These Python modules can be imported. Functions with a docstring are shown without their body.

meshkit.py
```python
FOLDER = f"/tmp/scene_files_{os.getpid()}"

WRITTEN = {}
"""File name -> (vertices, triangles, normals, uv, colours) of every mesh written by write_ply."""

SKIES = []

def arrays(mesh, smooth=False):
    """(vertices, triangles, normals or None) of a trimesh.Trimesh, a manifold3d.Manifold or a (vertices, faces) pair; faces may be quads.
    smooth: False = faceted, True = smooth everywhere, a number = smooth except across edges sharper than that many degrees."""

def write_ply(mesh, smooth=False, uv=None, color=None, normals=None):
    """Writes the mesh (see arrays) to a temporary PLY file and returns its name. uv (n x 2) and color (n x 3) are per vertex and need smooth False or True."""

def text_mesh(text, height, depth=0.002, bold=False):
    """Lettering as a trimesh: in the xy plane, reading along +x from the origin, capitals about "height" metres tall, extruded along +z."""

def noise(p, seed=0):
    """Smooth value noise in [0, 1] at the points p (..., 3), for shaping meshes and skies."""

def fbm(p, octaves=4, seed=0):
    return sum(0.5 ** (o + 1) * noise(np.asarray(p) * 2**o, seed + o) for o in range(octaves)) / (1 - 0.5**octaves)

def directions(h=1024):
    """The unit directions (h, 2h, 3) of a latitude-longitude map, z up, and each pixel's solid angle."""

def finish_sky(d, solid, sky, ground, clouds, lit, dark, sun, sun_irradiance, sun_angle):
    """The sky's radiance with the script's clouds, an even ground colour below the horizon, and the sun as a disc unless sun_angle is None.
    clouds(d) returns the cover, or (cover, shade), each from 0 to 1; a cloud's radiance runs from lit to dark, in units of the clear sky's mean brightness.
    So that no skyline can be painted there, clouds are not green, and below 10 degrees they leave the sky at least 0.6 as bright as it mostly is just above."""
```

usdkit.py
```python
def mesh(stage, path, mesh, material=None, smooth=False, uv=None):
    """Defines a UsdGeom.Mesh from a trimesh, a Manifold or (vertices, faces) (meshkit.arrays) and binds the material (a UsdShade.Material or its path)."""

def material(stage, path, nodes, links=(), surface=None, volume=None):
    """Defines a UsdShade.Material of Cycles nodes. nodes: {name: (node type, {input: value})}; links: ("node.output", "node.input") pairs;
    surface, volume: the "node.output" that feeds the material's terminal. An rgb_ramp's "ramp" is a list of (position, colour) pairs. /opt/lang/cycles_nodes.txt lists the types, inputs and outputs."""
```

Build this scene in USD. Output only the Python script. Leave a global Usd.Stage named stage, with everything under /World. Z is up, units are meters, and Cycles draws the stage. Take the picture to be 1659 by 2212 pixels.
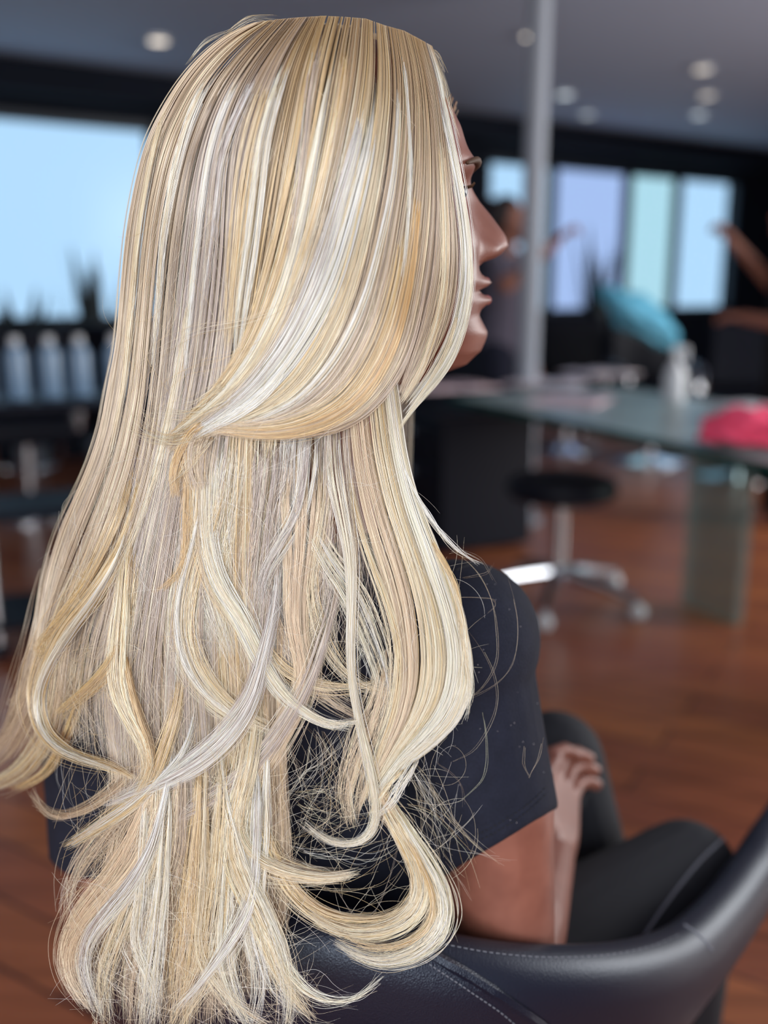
import math
import numpy as np, trimesh, manifold3d as m3, usdkit, meshkit
from scipy.interpolate import RBFInterpolator, RegularGridInterpolator
from scipy.ndimage import gaussian_filter, minimum_filter
from pxr import Usd, UsdGeom, UsdLux, UsdShade, Gf, Sdf, Vt

stage = Usd.Stage.CreateInMemory()
UsdGeom.Xform.Define(stage, '/World')
rng = np.random.default_rng(20)

# ------------------------------------------------------------------ camera, light, exposure
W, H, F = 1659, 2212, 2100.0
CZ = 1.25
PITCH = math.atan(486 / F)
CP, SP = math.cos(PITCH), math.sin(PITCH)
cam = UsdGeom.Camera.Define(stage, '/World/camera')
cam.CreateHorizontalApertureAttr(24.0)
cam.CreateFocalLengthAttr(24.0 * F / W)
cam.CreateFStopAttr(24.0 * F / W / 13.5)          # a 13.5 mm lens opening
cam.CreateFocusDistanceAttr(0.615)
cam.CreateExposureAttr(0.0)
cam.CreateClippingRangeAttr(Gf.Vec2f(0.02, 200))
cx = UsdGeom.Xformable(cam)
cx.AddTranslateOp().Set(Gf.Vec3d(0, 0, CZ))
cx.AddRotateXOp().Set(90 - math.degrees(PITCH))

sky = UsdLux.DomeLight.Define(stage, '/World/sky')
sky.CreateColorAttr(Gf.Vec3f(0.47, 0.72, 1.0))
sky.CreateIntensityAttr(0.33)


def daylight(name, at, rx, rz, w, h, power, color):
    """Area light added in front of an unseen window, standing in for its daylight."""
    l = UsdLux.RectLight.Define(stage, '/World/' + name)
    l.CreateWidthAttr(w), l.CreateHeightAttr(h), l.CreateIntensityAttr(power), l.CreateColorAttr(Gf.Vec3f(*color))
    x = UsdGeom.Xformable(l)
    x.AddTranslateOp().Set(Gf.Vec3d(*at)), x.AddRotateZOp().Set(rz), x.AddRotateXOp().Set(rx)


daylight('daylight_rear', (-0.5, -2.42, 1.75), 80, 0, 3.0, 1.7, 7.0, (1.0, 0.985, 0.965))
daylight('daylight_side', (5.3, 3.5, 1.75), 80, 90, 3.2, 1.7, 14.0, (1.0, 0.98, 0.95))


# ------------------------------------------------------------------ helpers
def ray(px, py):
    """Direction of the view through a pixel of the 1659 x 2212 frame, one unit deep."""
    r, d = (np.asarray(px, float) - W / 2) / F, (np.asarray(py, float) - H / 2) / F
    return np.stack([r, CP - d * SP, -SP - d * CP], -1)


def P(px, py, depth):
    return np.array([0, 0, CZ]) + ray(px, py) * np.asarray(depth, float)[..., None]


def on_z(px, py, z):
    v = ray(px, py)
    return np.array([0, 0, CZ]) + v * ((z - CZ) / v[2])


taken = {}


def path_for(name, parent):
    base = (str(parent.GetPath()) if parent is not None else '/World') + '/' + name
    n = taken.get(base, -1) + 1
    taken[base] = n
    return base if n == 0 else f'{base}_{n:03d}'


def tag(o, label=None, cat=None, group=None, kind=None):
    p = o.GetPrim() if hasattr(o, 'GetPrim') else o
    for k, v in (('label', label), ('category', cat), ('group', group), ('kind', kind)):
        if v:
            p.SetCustomDataByKey(k, v)
    return p


def thing(name, label=None, cat=None, loc=(0, 0, 0), rz=0, group=None, kind=None, parent=None):
    x = UsdGeom.Xform.Define(stage, path_for(name, parent))
    x.AddTranslateOp().Set(Gf.Vec3d(*map(float, loc)))
    if rz:
        x.AddRotateZOp().Set(float(rz))
    return tag(x, label, cat, group, kind)


def obj(name, mesh, mat, parent=None, smooth=35, label=None, cat=None, group=None, kind=None):
    return tag(usdkit.mesh(stage, path_for(name, parent), mesh, mat, smooth), label, cat, group, kind)


def dup(src, loc, rz, label, group=None):
    was = src.GetCustomData()
    r = thing(src.GetName().rstrip('0123456789').rstrip('_'), label, was['category'], loc, rz, group or was.get('group'))
    UsdGeom.Xform(r).ClearXformOpOrder()
    r.GetReferences().AddInternalReference(src.GetPath())
    x = UsdGeom.Xform(r)
    ops = {o.GetOpName(): o for o in x.GetOrderedXformOps()}
    x.ClearXformOpOrder()
    t = ops.get('xformOp:translate') or x.AddTranslateOp()
    t.Set(Gf.Vec3d(*map(float, loc)))
    q = ops.get('xformOp:rotateZ') or x.AddRotateZOp()
    q.Set(float(rz))
    x.SetXformOpOrder([t, q])
    r.SetInstanceable(True)
    return r


def box(c, s, rz=0):
    m = trimesh.creation.box(s)
    if rz:
        m.apply_transform(trimesh.transformations.rotation_matrix(rz, [0, 0, 1]))
    m.apply_translation(c)
    return m


def rbox(c, s, r=0.01, rz=0):
    """A box with rounded edges: the hull of eight balls."""
    r = min(r, min(s) / 2 - 1e-4)
    sp = trimesh.creation.icosphere(1, r).vertices
    pts = np.vstack([sp + np.array([a, b, c2]) * (np.array(s) / 2 - r) for a in (-1, 1) for b in (-1, 1) for c2 in (-1, 1)])
    m = trimesh.convex.convex_hull(pts)
    if rz:
        m.apply_transform(trimesh.transformations.rotation_matrix(rz, [0, 0, 1]))
    m.apply_translation(c)
    return m


def cyl(a, b, r, r2=None, n=20):
    a, b = np.asarray(a, float), np.asarray(b, float)
    return tube_mesh(np.array([a, b]), [r, r if r2 is None else r2], n)


def tube_mesh(pts, radii, n=10):
    """A closed tube along points."""
    p = np.asarray(pts, float)
    radii = np.broadcast_to(radii, (len(p),))
    t = np.gradient(p, axis=0)
    t /= np.linalg.norm(t, axis=1, keepdims=True) + 1e-12
    ref = np.array([0, 0, 1.0]) if np.abs(t[:, 2]).max() < 0.95 else np.array([1.0, 0.13, 0])
    a = np.cross(t, ref)
    a /= np.linalg.norm(a, axis=1, keepdims=True) + 1e-12
    b = np.cross(t, a)
    ang = np.arange(n) * 2 * np.pi / n
    v = p[:, None] + radii[:, None, None] * (np.cos(ang)[None, :, None] * a[:, None] + np.sin(ang)[None, :, None] * b[:, None])
    i, j = np.meshgrid(np.arange(len(p) - 1), np.arange(n), indexing='ij')
    q = np.stack([i * n + j, i * n + (j + 1) % n, (i + 1) * n + (j + 1) % n, (i + 1) * n + j], -1).reshape(-1, 4)
    f = np.vstack([q[:, [0, 2, 1]], q[:, [0, 3, 2]]])
    v = np.vstack([v.reshape(-1, 3), p[:1], p[-1:]])
    k = len(v) - 2
    l = (len(p) - 1) * n
    cap = [[k, jj, (jj + 1) % n] for jj in range(n)] + [[k + 1, l + (jj + 1) % n, l + jj] for jj in range(n)]
    m = trimesh.Trimesh(v, np.vstack([f, cap]), process=False)
    if m.volume < 0:
        m.invert()
    return m


def lathe(profile, n=32):
    m = trimesh.creation.revolve(np.asarray(profile, float), sections=n)
    return m


def cat(ms):
    return trimesh.util.concatenate(ms)


def spline(pts, n):
    """Points evenly spaced by length along a Catmull-Rom curve through pts."""
    p = np.asarray(pts, float)
    if len(p) == 2:
        return p[0] + (p[1] - p[0]) * np.linspace(0, 1, n)[:, None]
    e = np.vstack([2 * p[0] - p[1], p, 2 * p[-1] - p[-2]])
    t = np.linspace(0, 1, 14, endpoint=False)[:, None]
    out = [0.5 * (2 * b + (c - a) * t + (2 * a - 5 * b + 4 * c - d) * t**2 + (3 * b - a - 3 * c + d) * t**3) for a, b, c, d in zip(e, e[1:], e[2:], e[3:])]
    q = np.vstack(out + [p[-1:]])
    s = np.r_[0, np.cumsum(np.linalg.norm(np.diff(q, axis=0), axis=1))]
    return np.stack([np.interp(np.linspace(0, s[-1], n), s, q[:, k]) for k in range(q.shape[1])], 1)


def lin(r, g, b):
    """sRGB 0-255 to linear."""
    c = np.array([r, g, b]) / 255.0
    return tuple(np.where(c < 0.04045, c / 12.92, ((c + 0.055) / 1.055) ** 2.4))


def mat(name, color, rough=0.5, noise=None, bump=None, **kw):
    nodes = {'p': ('principled_bsdf', {'base_color': color, 'roughness': rough, **kw})}
    links = []
    if noise or bump:
        nodes['tc'] = ('geometry', {})
    if noise:
        scale, second = noise
        nodes['n'] = ('noise_texture', {'scale': scale, 'detail': 1.0})
        nodes['m'] = ('mix', {'color1': color, 'color2': second})
        links += [('tc.position', 'n.vector'), ('n.fac', 'm.fac'), ('m.color', 'p.base_color')]
    if bump:
        scale, dist, strength = bump
        nodes['bn'] = ('noise_texture', {'scale': scale, 'detail': 1.0})
        nodes['b'] = ('bump', {'distance': dist, 'strength': strength})
        links += [('tc.position', 'bn.vector'), ('bn.fac', 'b.height'), ('b.normal', 'p.normal')]
    return usdkit.material(stage, '/World/Looks/' + name, nodes, links, surface='p.BSDF')


def emit(name, color, strength):
    return usdkit.material(stage, '/World/Looks/' + name, {'e': ('emission', {'color': color, 'strength': strength})}, [], surface='e.emission')


def pane_mat(name, tint):
    return usdkit.material(stage, '/World/Looks/' + name, {
        't': ('transparent_bsdf', {'color': tint}), 'g': ('glossy_bsdf', {'color': (1, 1, 1), 'roughness': 0.2}),
        'x': ('mix_closure', {'fac': .01})},
        [('t.BSDF', 'x.closure1'), ('g.BSDF', 'x.closure2')], surface='x.closure')


M = {
    'ceiling': mat('ceiling_paint', lin(171, 181, 201), 0.7),
    'wall': mat('wall_paint', lin(120, 122, 126), 0.8),
    'wall_dark': mat('dark_wall_paint', lin(9, 16, 29), 0.8, specular_ior_level=0.2),
    'frame': mat('dark_window_frame', lin(30, 38, 48), 0.5),
    'pole': mat('pole_paint', lin(158, 164, 174), 0.7),
    'chrome': mat('chrome', (0.75, 0.76, 0.8), 0.15, metallic=1.0),
    'black': mat('black_vinyl', lin(13, 16, 28), 0.5, specular_ior_level=0.2),
    'navy': mat('navy_cloth', lin(18, 22, 42), 0.9),
    'grey_top': mat('grey_cloth', lin(92, 86, 100), 0.9),
    'blackcloth': mat('black_cloth', lin(15, 17, 22), 0.95),
    'darkhair': mat('dark_brown_hair', lin(38, 24, 24), 0.5),
    'skin_far': mat('tanned_skin', lin(150, 98, 80), 0.55),
    'white': mat('white_plastic', lin(205, 208, 212), 0.4),
    'paper': mat('glossy_paper', lin(205, 190, 198), 0.4, noise=(9.0, lin(235, 230, 235))),
    'paper2': mat('pale_paper', lin(222, 196, 198), 0.4, noise=(14.0, lin(190, 168, 180))),
    'pink': mat('pink_towelling', lin(252, 84, 122), 0.9, bump=(160, 0.003, 0.6)),
    'blue': mat('pale_blue_glare', lin(96, 178, 208), 0.6),
    'green_edge': mat('green_glass_edge', lin(12, 66, 62), 0.25),
    'leaf': mat('dark_leaf', lin(36, 48, 52), 0.6),
    'pot': mat('grey_pot', lin(120, 130, 142), 0.6),
    'tan': mat('pale_shade', lin(150, 165, 160), 0.7),
    'bottle': mat('blue_grey_plastic', lin(112, 140, 168), 0.25),
}
M['glass'] = pane_mat('window_glass', (0.98, 1.0, 1.0))
M['glass_lilac'] = pane_mat('lilac_glass', (0.90, 0.86, 0.94))
M['glass_aqua'] = pane_mat('aqua_glass', (0.95, 1.0, 0.92))
M['tabletop'] = usdkit.material(stage, '/World/Looks/table_glass', {
    'd': ('principled_bsdf', {'base_color': lin(172, 188, 190), 'roughness': 0.3}), 't': ('transparent_bsdf', {'color': (0.72, 0.86, 0.84)}),
    'x': ('mix_closure', {'fac': 0.35})}, [('d.BSDF', 'x.closure1'), ('t.BSDF', 'x.closure2')], surface='x.closure')
M['leg_glass'] = usdkit.material(stage, '/World/Looks/leg_glass', {
    'd': ('principled_bsdf', {'base_color': lin(130, 150, 150), 'roughness': 0.3}), 't': ('transparent_bsdf', {'color': (0.72, 0.84, 0.82)}),
    'x': ('mix_closure', {'fac': 0.7})}, [('d.BSDF', 'x.closure1'), ('t.BSDF', 'x.closure2')], surface='x.closure')
M['floor'] = usdkit.material(stage, '/World/Looks/floor_boards', {
    'g': ('geometry', {}), 'mp': ('mapping', {'rotation': (0, 0, 0.55)}),
    'b': ('brick_texture', {'color1': lin(136, 78, 58), 'color2': lin(164, 100, 62), 'mortar': lin(70, 40, 32), 'scale': 1.0, 'mortar_size': 0.004, 'brick_width': 1.3, 'row_height': 0.14}),
    'mp2': ('mapping', {'rotation': (0, 0, 0.55), 'scale': (1.2, 14, 1)}), 'n': ('noise_texture', {'scale': 2.2, 'detail': 1.5}),
    'm': ('mix', {'mix_type': 'multiply', 'fac': 0.75}), 'r': ('rgb_ramp', {'ramp': [(0.25, (0.55, 0.5, 0.5)), (0.7, (1.25, 1.2, 1.15))]}),
    'p': ('principled_bsdf', {'roughness': 0.32})},
    [('g.position', 'mp.vector'), ('mp.vector', 'b.vector'), ('g.position', 'mp2.vector'), ('mp2.vector', 'n.vector'), ('n.fac', 'r.fac'),
     ('b.color', 'm.color1'), ('r.color', 'm.color2'), ('m.color', 'p.base_color')], surface='p.BSDF')
M['tee'] = usdkit.material(stage, '/World/Looks/charcoal_jersey', {
    'g': ('geometry', {}), 'n': ('noise_texture', {'scale': 900.0, 'detail': 0.0}), 'n2': ('noise_texture', {'scale': 70.0, 'detail': 1.0}),
    'r': ('rgb_ramp', {'ramp': [(0.3, lin(24, 27, 40)), (0.7, lin(36, 39, 55))]}), 'a': ('mix', {'fac': 0.5}),
    'b': ('bump', {'distance': 0.0006, 'strength': 0.7}), 'p': ('principled_bsdf', {'roughness': 0.9, 'specular_ior_level': 0.3})},
    [('g.position', 'n.vector'), ('g.position', 'n2.vector'), ('n.color', 'a.color1'), ('n2.color', 'a.color2'), ('a.color', 'r.fac'), ('r.color', 'p.base_color'),
     ('n.fac', 'b.height'), ('b.normal', 'p.normal')], surface='p.BSDF')
M['thread'] = mat('dark_thread', lin(24, 25, 34), 0.9)
M['legging'] = mat('black_leggings', lin(26, 28, 36), 0.85, bump=(700, 0.0004, 0.5))
M['skin'] = usdkit.material(stage, '/World/Looks/skin', {
    'g': ('geometry', {}), 'n': ('noise_texture', {'scale': 45.0, 'detail': 2.0}), 'n2': ('noise_texture', {'scale': 700.0, 'detail': 0.0}),
    'r': ('rgb_ramp', {'ramp': [(0.3, lin(134, 82, 68)), (0.7, lin(150, 95, 79))]}),
    'b': ('bump', {'distance': 0.0003, 'strength': 0.25}), 'p': ('principled_bsdf', {'roughness': 0.48})},
    [('g.position', 'n.vector'), ('g.position', 'n2.vector'), ('n.fac', 'r.fac'), ('r.color', 'p.base_color'), ('n2.fac', 'b.height'), ('b.normal', 'p.normal')], surface='p.BSDF')
M['lip'] = mat('lip', lin(176, 92, 88), 0.4)
M['brow'] = mat('brow_hair', lin(84, 58, 40), 0.7)
M['eyewhite'] = mat('eye_white', (0.8, 0.78, 0.75), 0.15)
M['iris'] = mat('iris', lin(50, 70, 84), 0.2)


def leather(name, scale, dist, strength, rough):
    return usdkit.material(stage, '/World/Looks/' + name, {
        'g': ('geometry', {}), 'v': ('voronoi_texture', {'feature': 'f1', 'scale': scale}), 'n': ('noise_texture', {'scale': scale * 0.6, 'detail': 1.0}),
        'a': ('mix', {'fac': 0.5}), 'b': ('bump', {'distance': dist, 'strength': strength}), 'p': ('principled_bsdf', {'base_color': lin(25, 27, 42), 'roughness': rough, 'specular_tint': (0.75, 0.85, 1.0)})},
        [('g.position', 'v.vector'), ('g.position', 'n.vector'), ('v.distance', 'a.color1'), ('n.color', 'a.color2'), ('a.color', 'b.height'), ('b.normal', 'p.normal')], surface='p.BSDF')


M['leather'] = leather('grained_leather', 1000.0, 0.0006, 0.8, 0.34)
M['leather_smooth'] = leather('smooth_leather', 700.0, 0.0005, 0.5, 0.46)
M['stitch'] = mat('pale_stitching', lin(120, 122, 132), 0.8)

# ------------------------------------------------------------------ the setting
CEIL = 2.7
WA, WU = np.array([-2.31, 7.16]), np.array([6.64, 4.44]) / np.hypot(6.64, 4.44)   # a point and the direction of the window wall
WN = np.array([WU[1], -WU[0]])                                                       # into the room
WANG = math.atan2(WU[1], WU[0])


def wall_s(px, py):
    """Where the view through a pixel meets the window wall: (distance along it, height)."""
    v = ray(px, py)
    t = (WA @ WN) / (v[:2] @ WN)
    return (v[:2] * t - WA) @ WU, CZ + v[2] * t


def wbox(s0, s1, z0, z1, thick=0.16, out=0.0):
    c = WA + WU * (s0 + s1) / 2 - WN * (thick / 2 + out)
    return box((c[0], c[1], (z0 + z1) / 2), (s1 - s0, thick, z1 - z0), WANG)


S0, S1 = (-4.0 - WA[0]) / WU[0], (6.0 - WA[0]) / WU[0]
ends = [WA + WU * s for s in (S0, S1)]
floor_poly = np.array([[-4, -2.5], [6, -2.5], ends[1], ends[0]])


def slab(z0, z1):
    import shapely
    m = trimesh.creation.extrude_polygon(shapely.Polygon(floor_poly), z1 - z0, engine='earcut')
    m.apply_translation([0, 0, z0])
    return m


obj('floor', slab(-0.1, 0.0), M['floor'], smooth=False, kind='structure', label='red-brown polished wooden floor of the salon')
obj('ceiling', slab(CEIL, CEIL + 0.1), M['ceiling'], smooth=False, kind='structure', label='grey painted ceiling with recessed downlights')
wl_len = ends[0][1] + 2.5
obj('wall_left', box((-4.08, -2.5 + wl_len / 2, CEIL / 2), (0.16, wl_len, CEIL)), M['wall'], smooth=False, kind='structure')
wr_len = ends[1][1] + 2.5
# side wall with a window opening (y 1.8 to 5.2) and rear wall with an opening (x -2.1 to 1.1)
obj('wall_right', cat([box((6.08, (-2.5 + 1.7) / 2, CEIL / 2), (0.16, 4.2, CEIL)), box((6.08, (5.3 + ends[1][1]) / 2, CEIL / 2), (0.16, ends[1][1] - 5.3, CEIL)),
                       box((6.08, 3.5, 0.4), (0.16, 3.6, 0.8)), box((6.08, 3.5, 2.65), (0.16, 3.6, 0.1))]), M['wall'], smooth=False, kind='structure')
obj('wall_rear', cat([box((-3.1, -2.58, CEIL / 2), (1.8, 0.16, CEIL)), box((3.6, -2.58, CEIL / 2), (4.8, 0.16, CEIL)),
                      box((-0.5, -2.58, 0.4), (3.4, 0.16, 0.8)), box((-0.5, -2.58, 2.65), (3.4, 0.16, 0.1))]), M['wall'], smooth=False, kind='structure')
ZT, ZB = 2.42, 0.98
sl0, sl1 = S0 + 0.6, wall_s(335, 400)[0]
sr = [wall_s(x, 480)[0] for x in (1052, 1196, 1358, 1466, 1592)]
obj('wall_window_side', cat([wbox(S0, S1, ZT, CEIL), wbox(S0, S1, 0, ZB), wbox(S0, sl0, ZB, ZT), wbox(sl1, sr[0], ZB, ZT), wbox(sr[-1], S1, ZB, ZT)]), M['wall_dark'], smooth=False, kind='structure')


def window(n, edges, glass, label):
    w = thing(f'window_{n}', label, None, kind='structure')
    for a, b in ((ZB, ZB + 0.06), (ZT - 0.06, ZT)):
        obj('rail', wbox(edges[0], edges[-1], a, b, 0.08), M['frame'], w, smooth=False)
    for k, s in enumerate(edges):
        obj('mullion', wbox(s - 0.035, s + 0.035, ZB, ZT, 0.08), M['frame'], w, smooth=False)
    for (a, b), g in zip(zip(edges, edges[1:]), glass):
        obj('pane', wbox(a + 0.035, b - 0.035, ZB + 0.06, ZT - 0.06, 0.008, 0.03), M[g], w, smooth=False)


window(1, [sl0, (sl0 + sl1) / 2 - 1.2, sl1], ['glass', 'glass'], 'wide bright window behind the seated person to the left')
window(2, sr, ['glass', 'glass_lilac', 'glass_aqua', 'glass'], 'row of bright window panes in the far wall to the right')
# dark beam that drops from the ceiling in front of the window wall
obj('trim_1', wbox(S0, S1, 2.50, CEIL - 0.001, 0.3, -0.31), M['wall_dark'], smooth=False, kind='structure', label='dark beam under the ceiling above the windows')

for k, (px, py, e) in enumerate([(342, 88, 1.0), (1150, 78, 1.05), (1220, 205, .75), (1268, 248, .45), (1518, 150, .65), (1527, 207, .6), (1510, 248, .7)]):
    q = on_z(px, py, CEIL - 0.012)
    where = ['left of the blonde head', 'beside the top of the grey pole', 'right of the grey pole, nearest to it', 'small and faint, low on the ceiling by the pole', 'uppermost of the three at the right',
             'warm, middle of the three at the right', 'lowest of the three at the right'][k]
    d = thing('ceiling_light', f'round recessed downlight glowing softly, {where}', 'ceiling light', q)
    ring = trimesh.creation.annulus(0.055, 0.07, 0.012)
    obj('trim_ring', ring, M['white'], d)
    disc = trimesh.creation.cylinder(0.055, 0.008, sections=24)
    warm = (1, .88, .74) if k in (0, 1, 4, 5) else (.85, .95, 1.0)
    lm = emit(f'downlight_glow_{k}', warm, 2.0 * e)
    obj('lamp', disc, lm, d)

# grey pole from floor to ceiling
pp = on_z(1140, 760, 0.75)
pdir = ray(1150, 500)[:2] * 4.98
pole = thing('pole', 'slim pale grey pole from floor to ceiling in front of the far windows', 'pole', (pdir[0], pdir[1], 0))
obj('shaft', cyl((0, 0, 0.02), (0, 0, CEIL - 0.02), 0.055, n=24), M['pole'], pole)
obj('foot_flange', cyl((0, 0, 0), (0, 0, 0.02), 0.1, n=24), M['pole'], pole)
obj('ceiling_flange', cyl((0, 0, CEIL - 0.02), (0, 0, CEIL - 0.001), 0.1, n=24), M['pole'], pole)

# ------------------------------------------------------------------ background furniture
def floor_at(px, t):
    v = ray(px, 620)
    return np.array([v[0] * t, v[1] * t, 0.0])


TZ = 0.75
ta, tb = on_z(975, 856, TZ)[:2], on_z(1659, 1002, TZ)[:2]
tu = (tb - ta) / np.linalg.norm(tb - ta)
tn = np.array([-tu[1], tu[0]])
if tn[0] < 0:
    tn = -tn
tb2 = tb + tu * 0.5
tlen = np.linalg.norm(tb2 - ta)
tc = ta + tu * tlen / 2 + tn * 0.5
tang = math.atan2(tu[1], tu[0])
table = thing('glass_table', 'long glass table with green edge and magazines on it', 'table', (tc[0], tc[1], 0), math.degrees(tang))
obj('tabletop', rbox((0, 0, TZ - 0.01), (tlen, 1.0, 0.02), 0.004), M['tabletop'], table)
for sy in (-1, 1):
    obj('edge_strip', box((0, sy * 0.503, TZ - 0.012), (tlen, 0.006, 0.03)), M['green_edge'], table, smooth=False)
for sx in (.02, .88):
    obj('pedestal', rbox((sx * tlen * 0.45, 0, (TZ - 0.02) / 2), (0.3, 0.05, TZ - 0.021), 0.008), M['leg_glass'], table)


q = floor_at(985, 4.75)
du = thing('drawer_unit', 'black drawer unit standing under the near end of the glass table', 'drawer unit', q, math.degrees(tang))
obj('body', rbox((0, 0, .34), (.72, .5, .64), .01), M['black'], du)
for k in range(3):
    dr = obj('drawer', rbox((0, -.256 * np.sign(tn @ [-math.sin(tang), math.cos(tang)]), .13 + .2 * k), (.68, .02, .18), .006), M['black'], du)
    obj('handle', rbox((0, -.275 * np.sign(tn @ [-math.sin(tang), math.cos(tang)]), .17 + .2 * k), (.2, .02, .014), .005), M['chrome'], dr)


def tpt(px, py):
    return on_z(px, py, TZ)


def magazine(px, py, z, rz, m, label, size=(0.3, 0.42)):
    q = tpt(px, py)
    g = thing('magazine', label, 'magazine', (q[0], q[1], z), rz, group=None)
    for s in (-1, 1):   # two open leaves bulging from the fold
        x = np.linspace(0, size[0], 12)
        hgt = 0.016 * np.sin(np.pi * np.clip(x / size[0], 0, 1)) * np.exp(-3 * x) + 0.006
        poly = [(a, b) for a, b in zip(x, hgt)] + [(size[0], 0), (0, 0)]
        import shapely
        e = trimesh.creation.extrude_polygon(shapely.Polygon(poly), size[1], engine='earcut')
        e.apply_transform(trimesh.transformations.rotation_matrix(np.pi / 2, [1, 0, 0]))
        e.apply_translation([0, size[1] / 2, 0])
        if s < 0:
            e.apply_transform(np.diag([-1, 1, 1, 1]))
            e.invert()
        obj('page_block', e, m, g)
    return g


magazine(975, 838, TZ + 0.001, 20, M['paper2'], 'open pinkish magazine lying on the near end of the glass table by the face', (.22, .3))
magazine(1178, 830, TZ + 0.001, -25, M['paper'], 'open pale magazine on the glass table, second from the face', (.2, .3))
magazine(1295, 808, TZ + 0.001, 30, M['paper'], 'open white magazine farthest from the face on the glass table', (.2, .28))
magazine(1235, 868, TZ + 0.001, 65, M['paper2'], 'lilac-grey open magazine at the front edge of the glass table', (0.2, 0.3))
q = tpt(1455, 866)
bt = thing('spray_bottle', 'white spray bottle standing on the glass table', 'bottle', (q[0], q[1], TZ))
obj('bottle_body', lathe([(0, 0), (0.045, 0), (0.05, 0.01), (0.05, 0.12), (0.03, 0.16), (0.016, 0.18), (0.016, 0.2), (0, 0.2)]), M['white'], bt)
obj('trigger', cat([rbox((0.015, 0, 0.222), (0.075, 0.028, 0.04), 0.008), rbox((0.045, 0, 0.19), (0.012, 0.016, 0.05), 0.004)]), M['white'], bt)
q = tpt(1600, 905)
cl = obj('folded_towel', rbox((q[0], q[1], TZ + 0.031), (0.22, 0.16, 0.06), 0.025, 0.4), M['white'], label='white folded towel on the far side of the glass table', cat='towel')
# crumpled pink towel at the front edge
q = tpt(1640, 962)
g = trimesh.creation.icosphere(5, 1.0)
v = g.vertices * [0.21, 0.13, 0.075]
v[:, 2] = np.maximum(v[:, 2], -0.02)
v += g.vertices * (meshkit.fbm(g.vertices * 2.3, 4, 3)[:, None] - 0.5) * 0.10
v[:, 2] -= v[:, 2].min()
g = trimesh.Trimesh(v, g.faces, process=False)
g.apply_transform(trimesh.transformations.rotation_matrix(0.3, [0, 0, 1]))
g.apply_translation([q[0], q[1], TZ + 0.001])
obj('pink_towel', g, M['pink'], label='crumpled bright pink-red towel on the edge of the glass table', cat='towel')


def salon_chair(name, label, loc, rz, group=None):
    t = thing(name, label, 'chair', loc, rz, group)
    obj('base_plate', lathe([(0, 0), (0.28, 0), (0.28, 0.012), (0.1, 0.03), (0.04, 0.05), (0, 0.05)], 40), M['chrome'], t)
    obj('column', cyl((0, 0, 0.05), (0, 0, 0.42), 0.032), M['chrome'], t)
    obj('seat', rbox((0, 0, 0.49), (0.52, 0.5, 0.14), 0.05), M['black'], t)
    bk = rbox((0, 0, 0), (0.5, 0.1, 0.48), 0.045)
    bk.apply_transform(trimesh.transformations.rotation_matrix(0.15, [1, 0, 0]))
    bk.apply_translation([0, -0.27, 0.8])
    obj('backrest', bk, M['black'], t)
    for s in (-1, 1):
        obj('armrest', tube_mesh(spline([(s * 0.27, -0.22, 0.5), (s * 0.3, -0.2, 0.66), (s * 0.3, 0.05, 0.7), (s * 0.29, 0.2, 0.64), (s * 0.27, 0.2, 0.48)], 30), 0.017), M['chrome'], t)
    obj('footrest', tube_mesh(spline([(-0.18, 0.2, 0.42), (-0.16, 0.42, 0.2), (0.16, 0.42, 0.2), (0.18, 0.2, 0.42)], 30), 0.012), M['chrome'], t)
    return t


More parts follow.
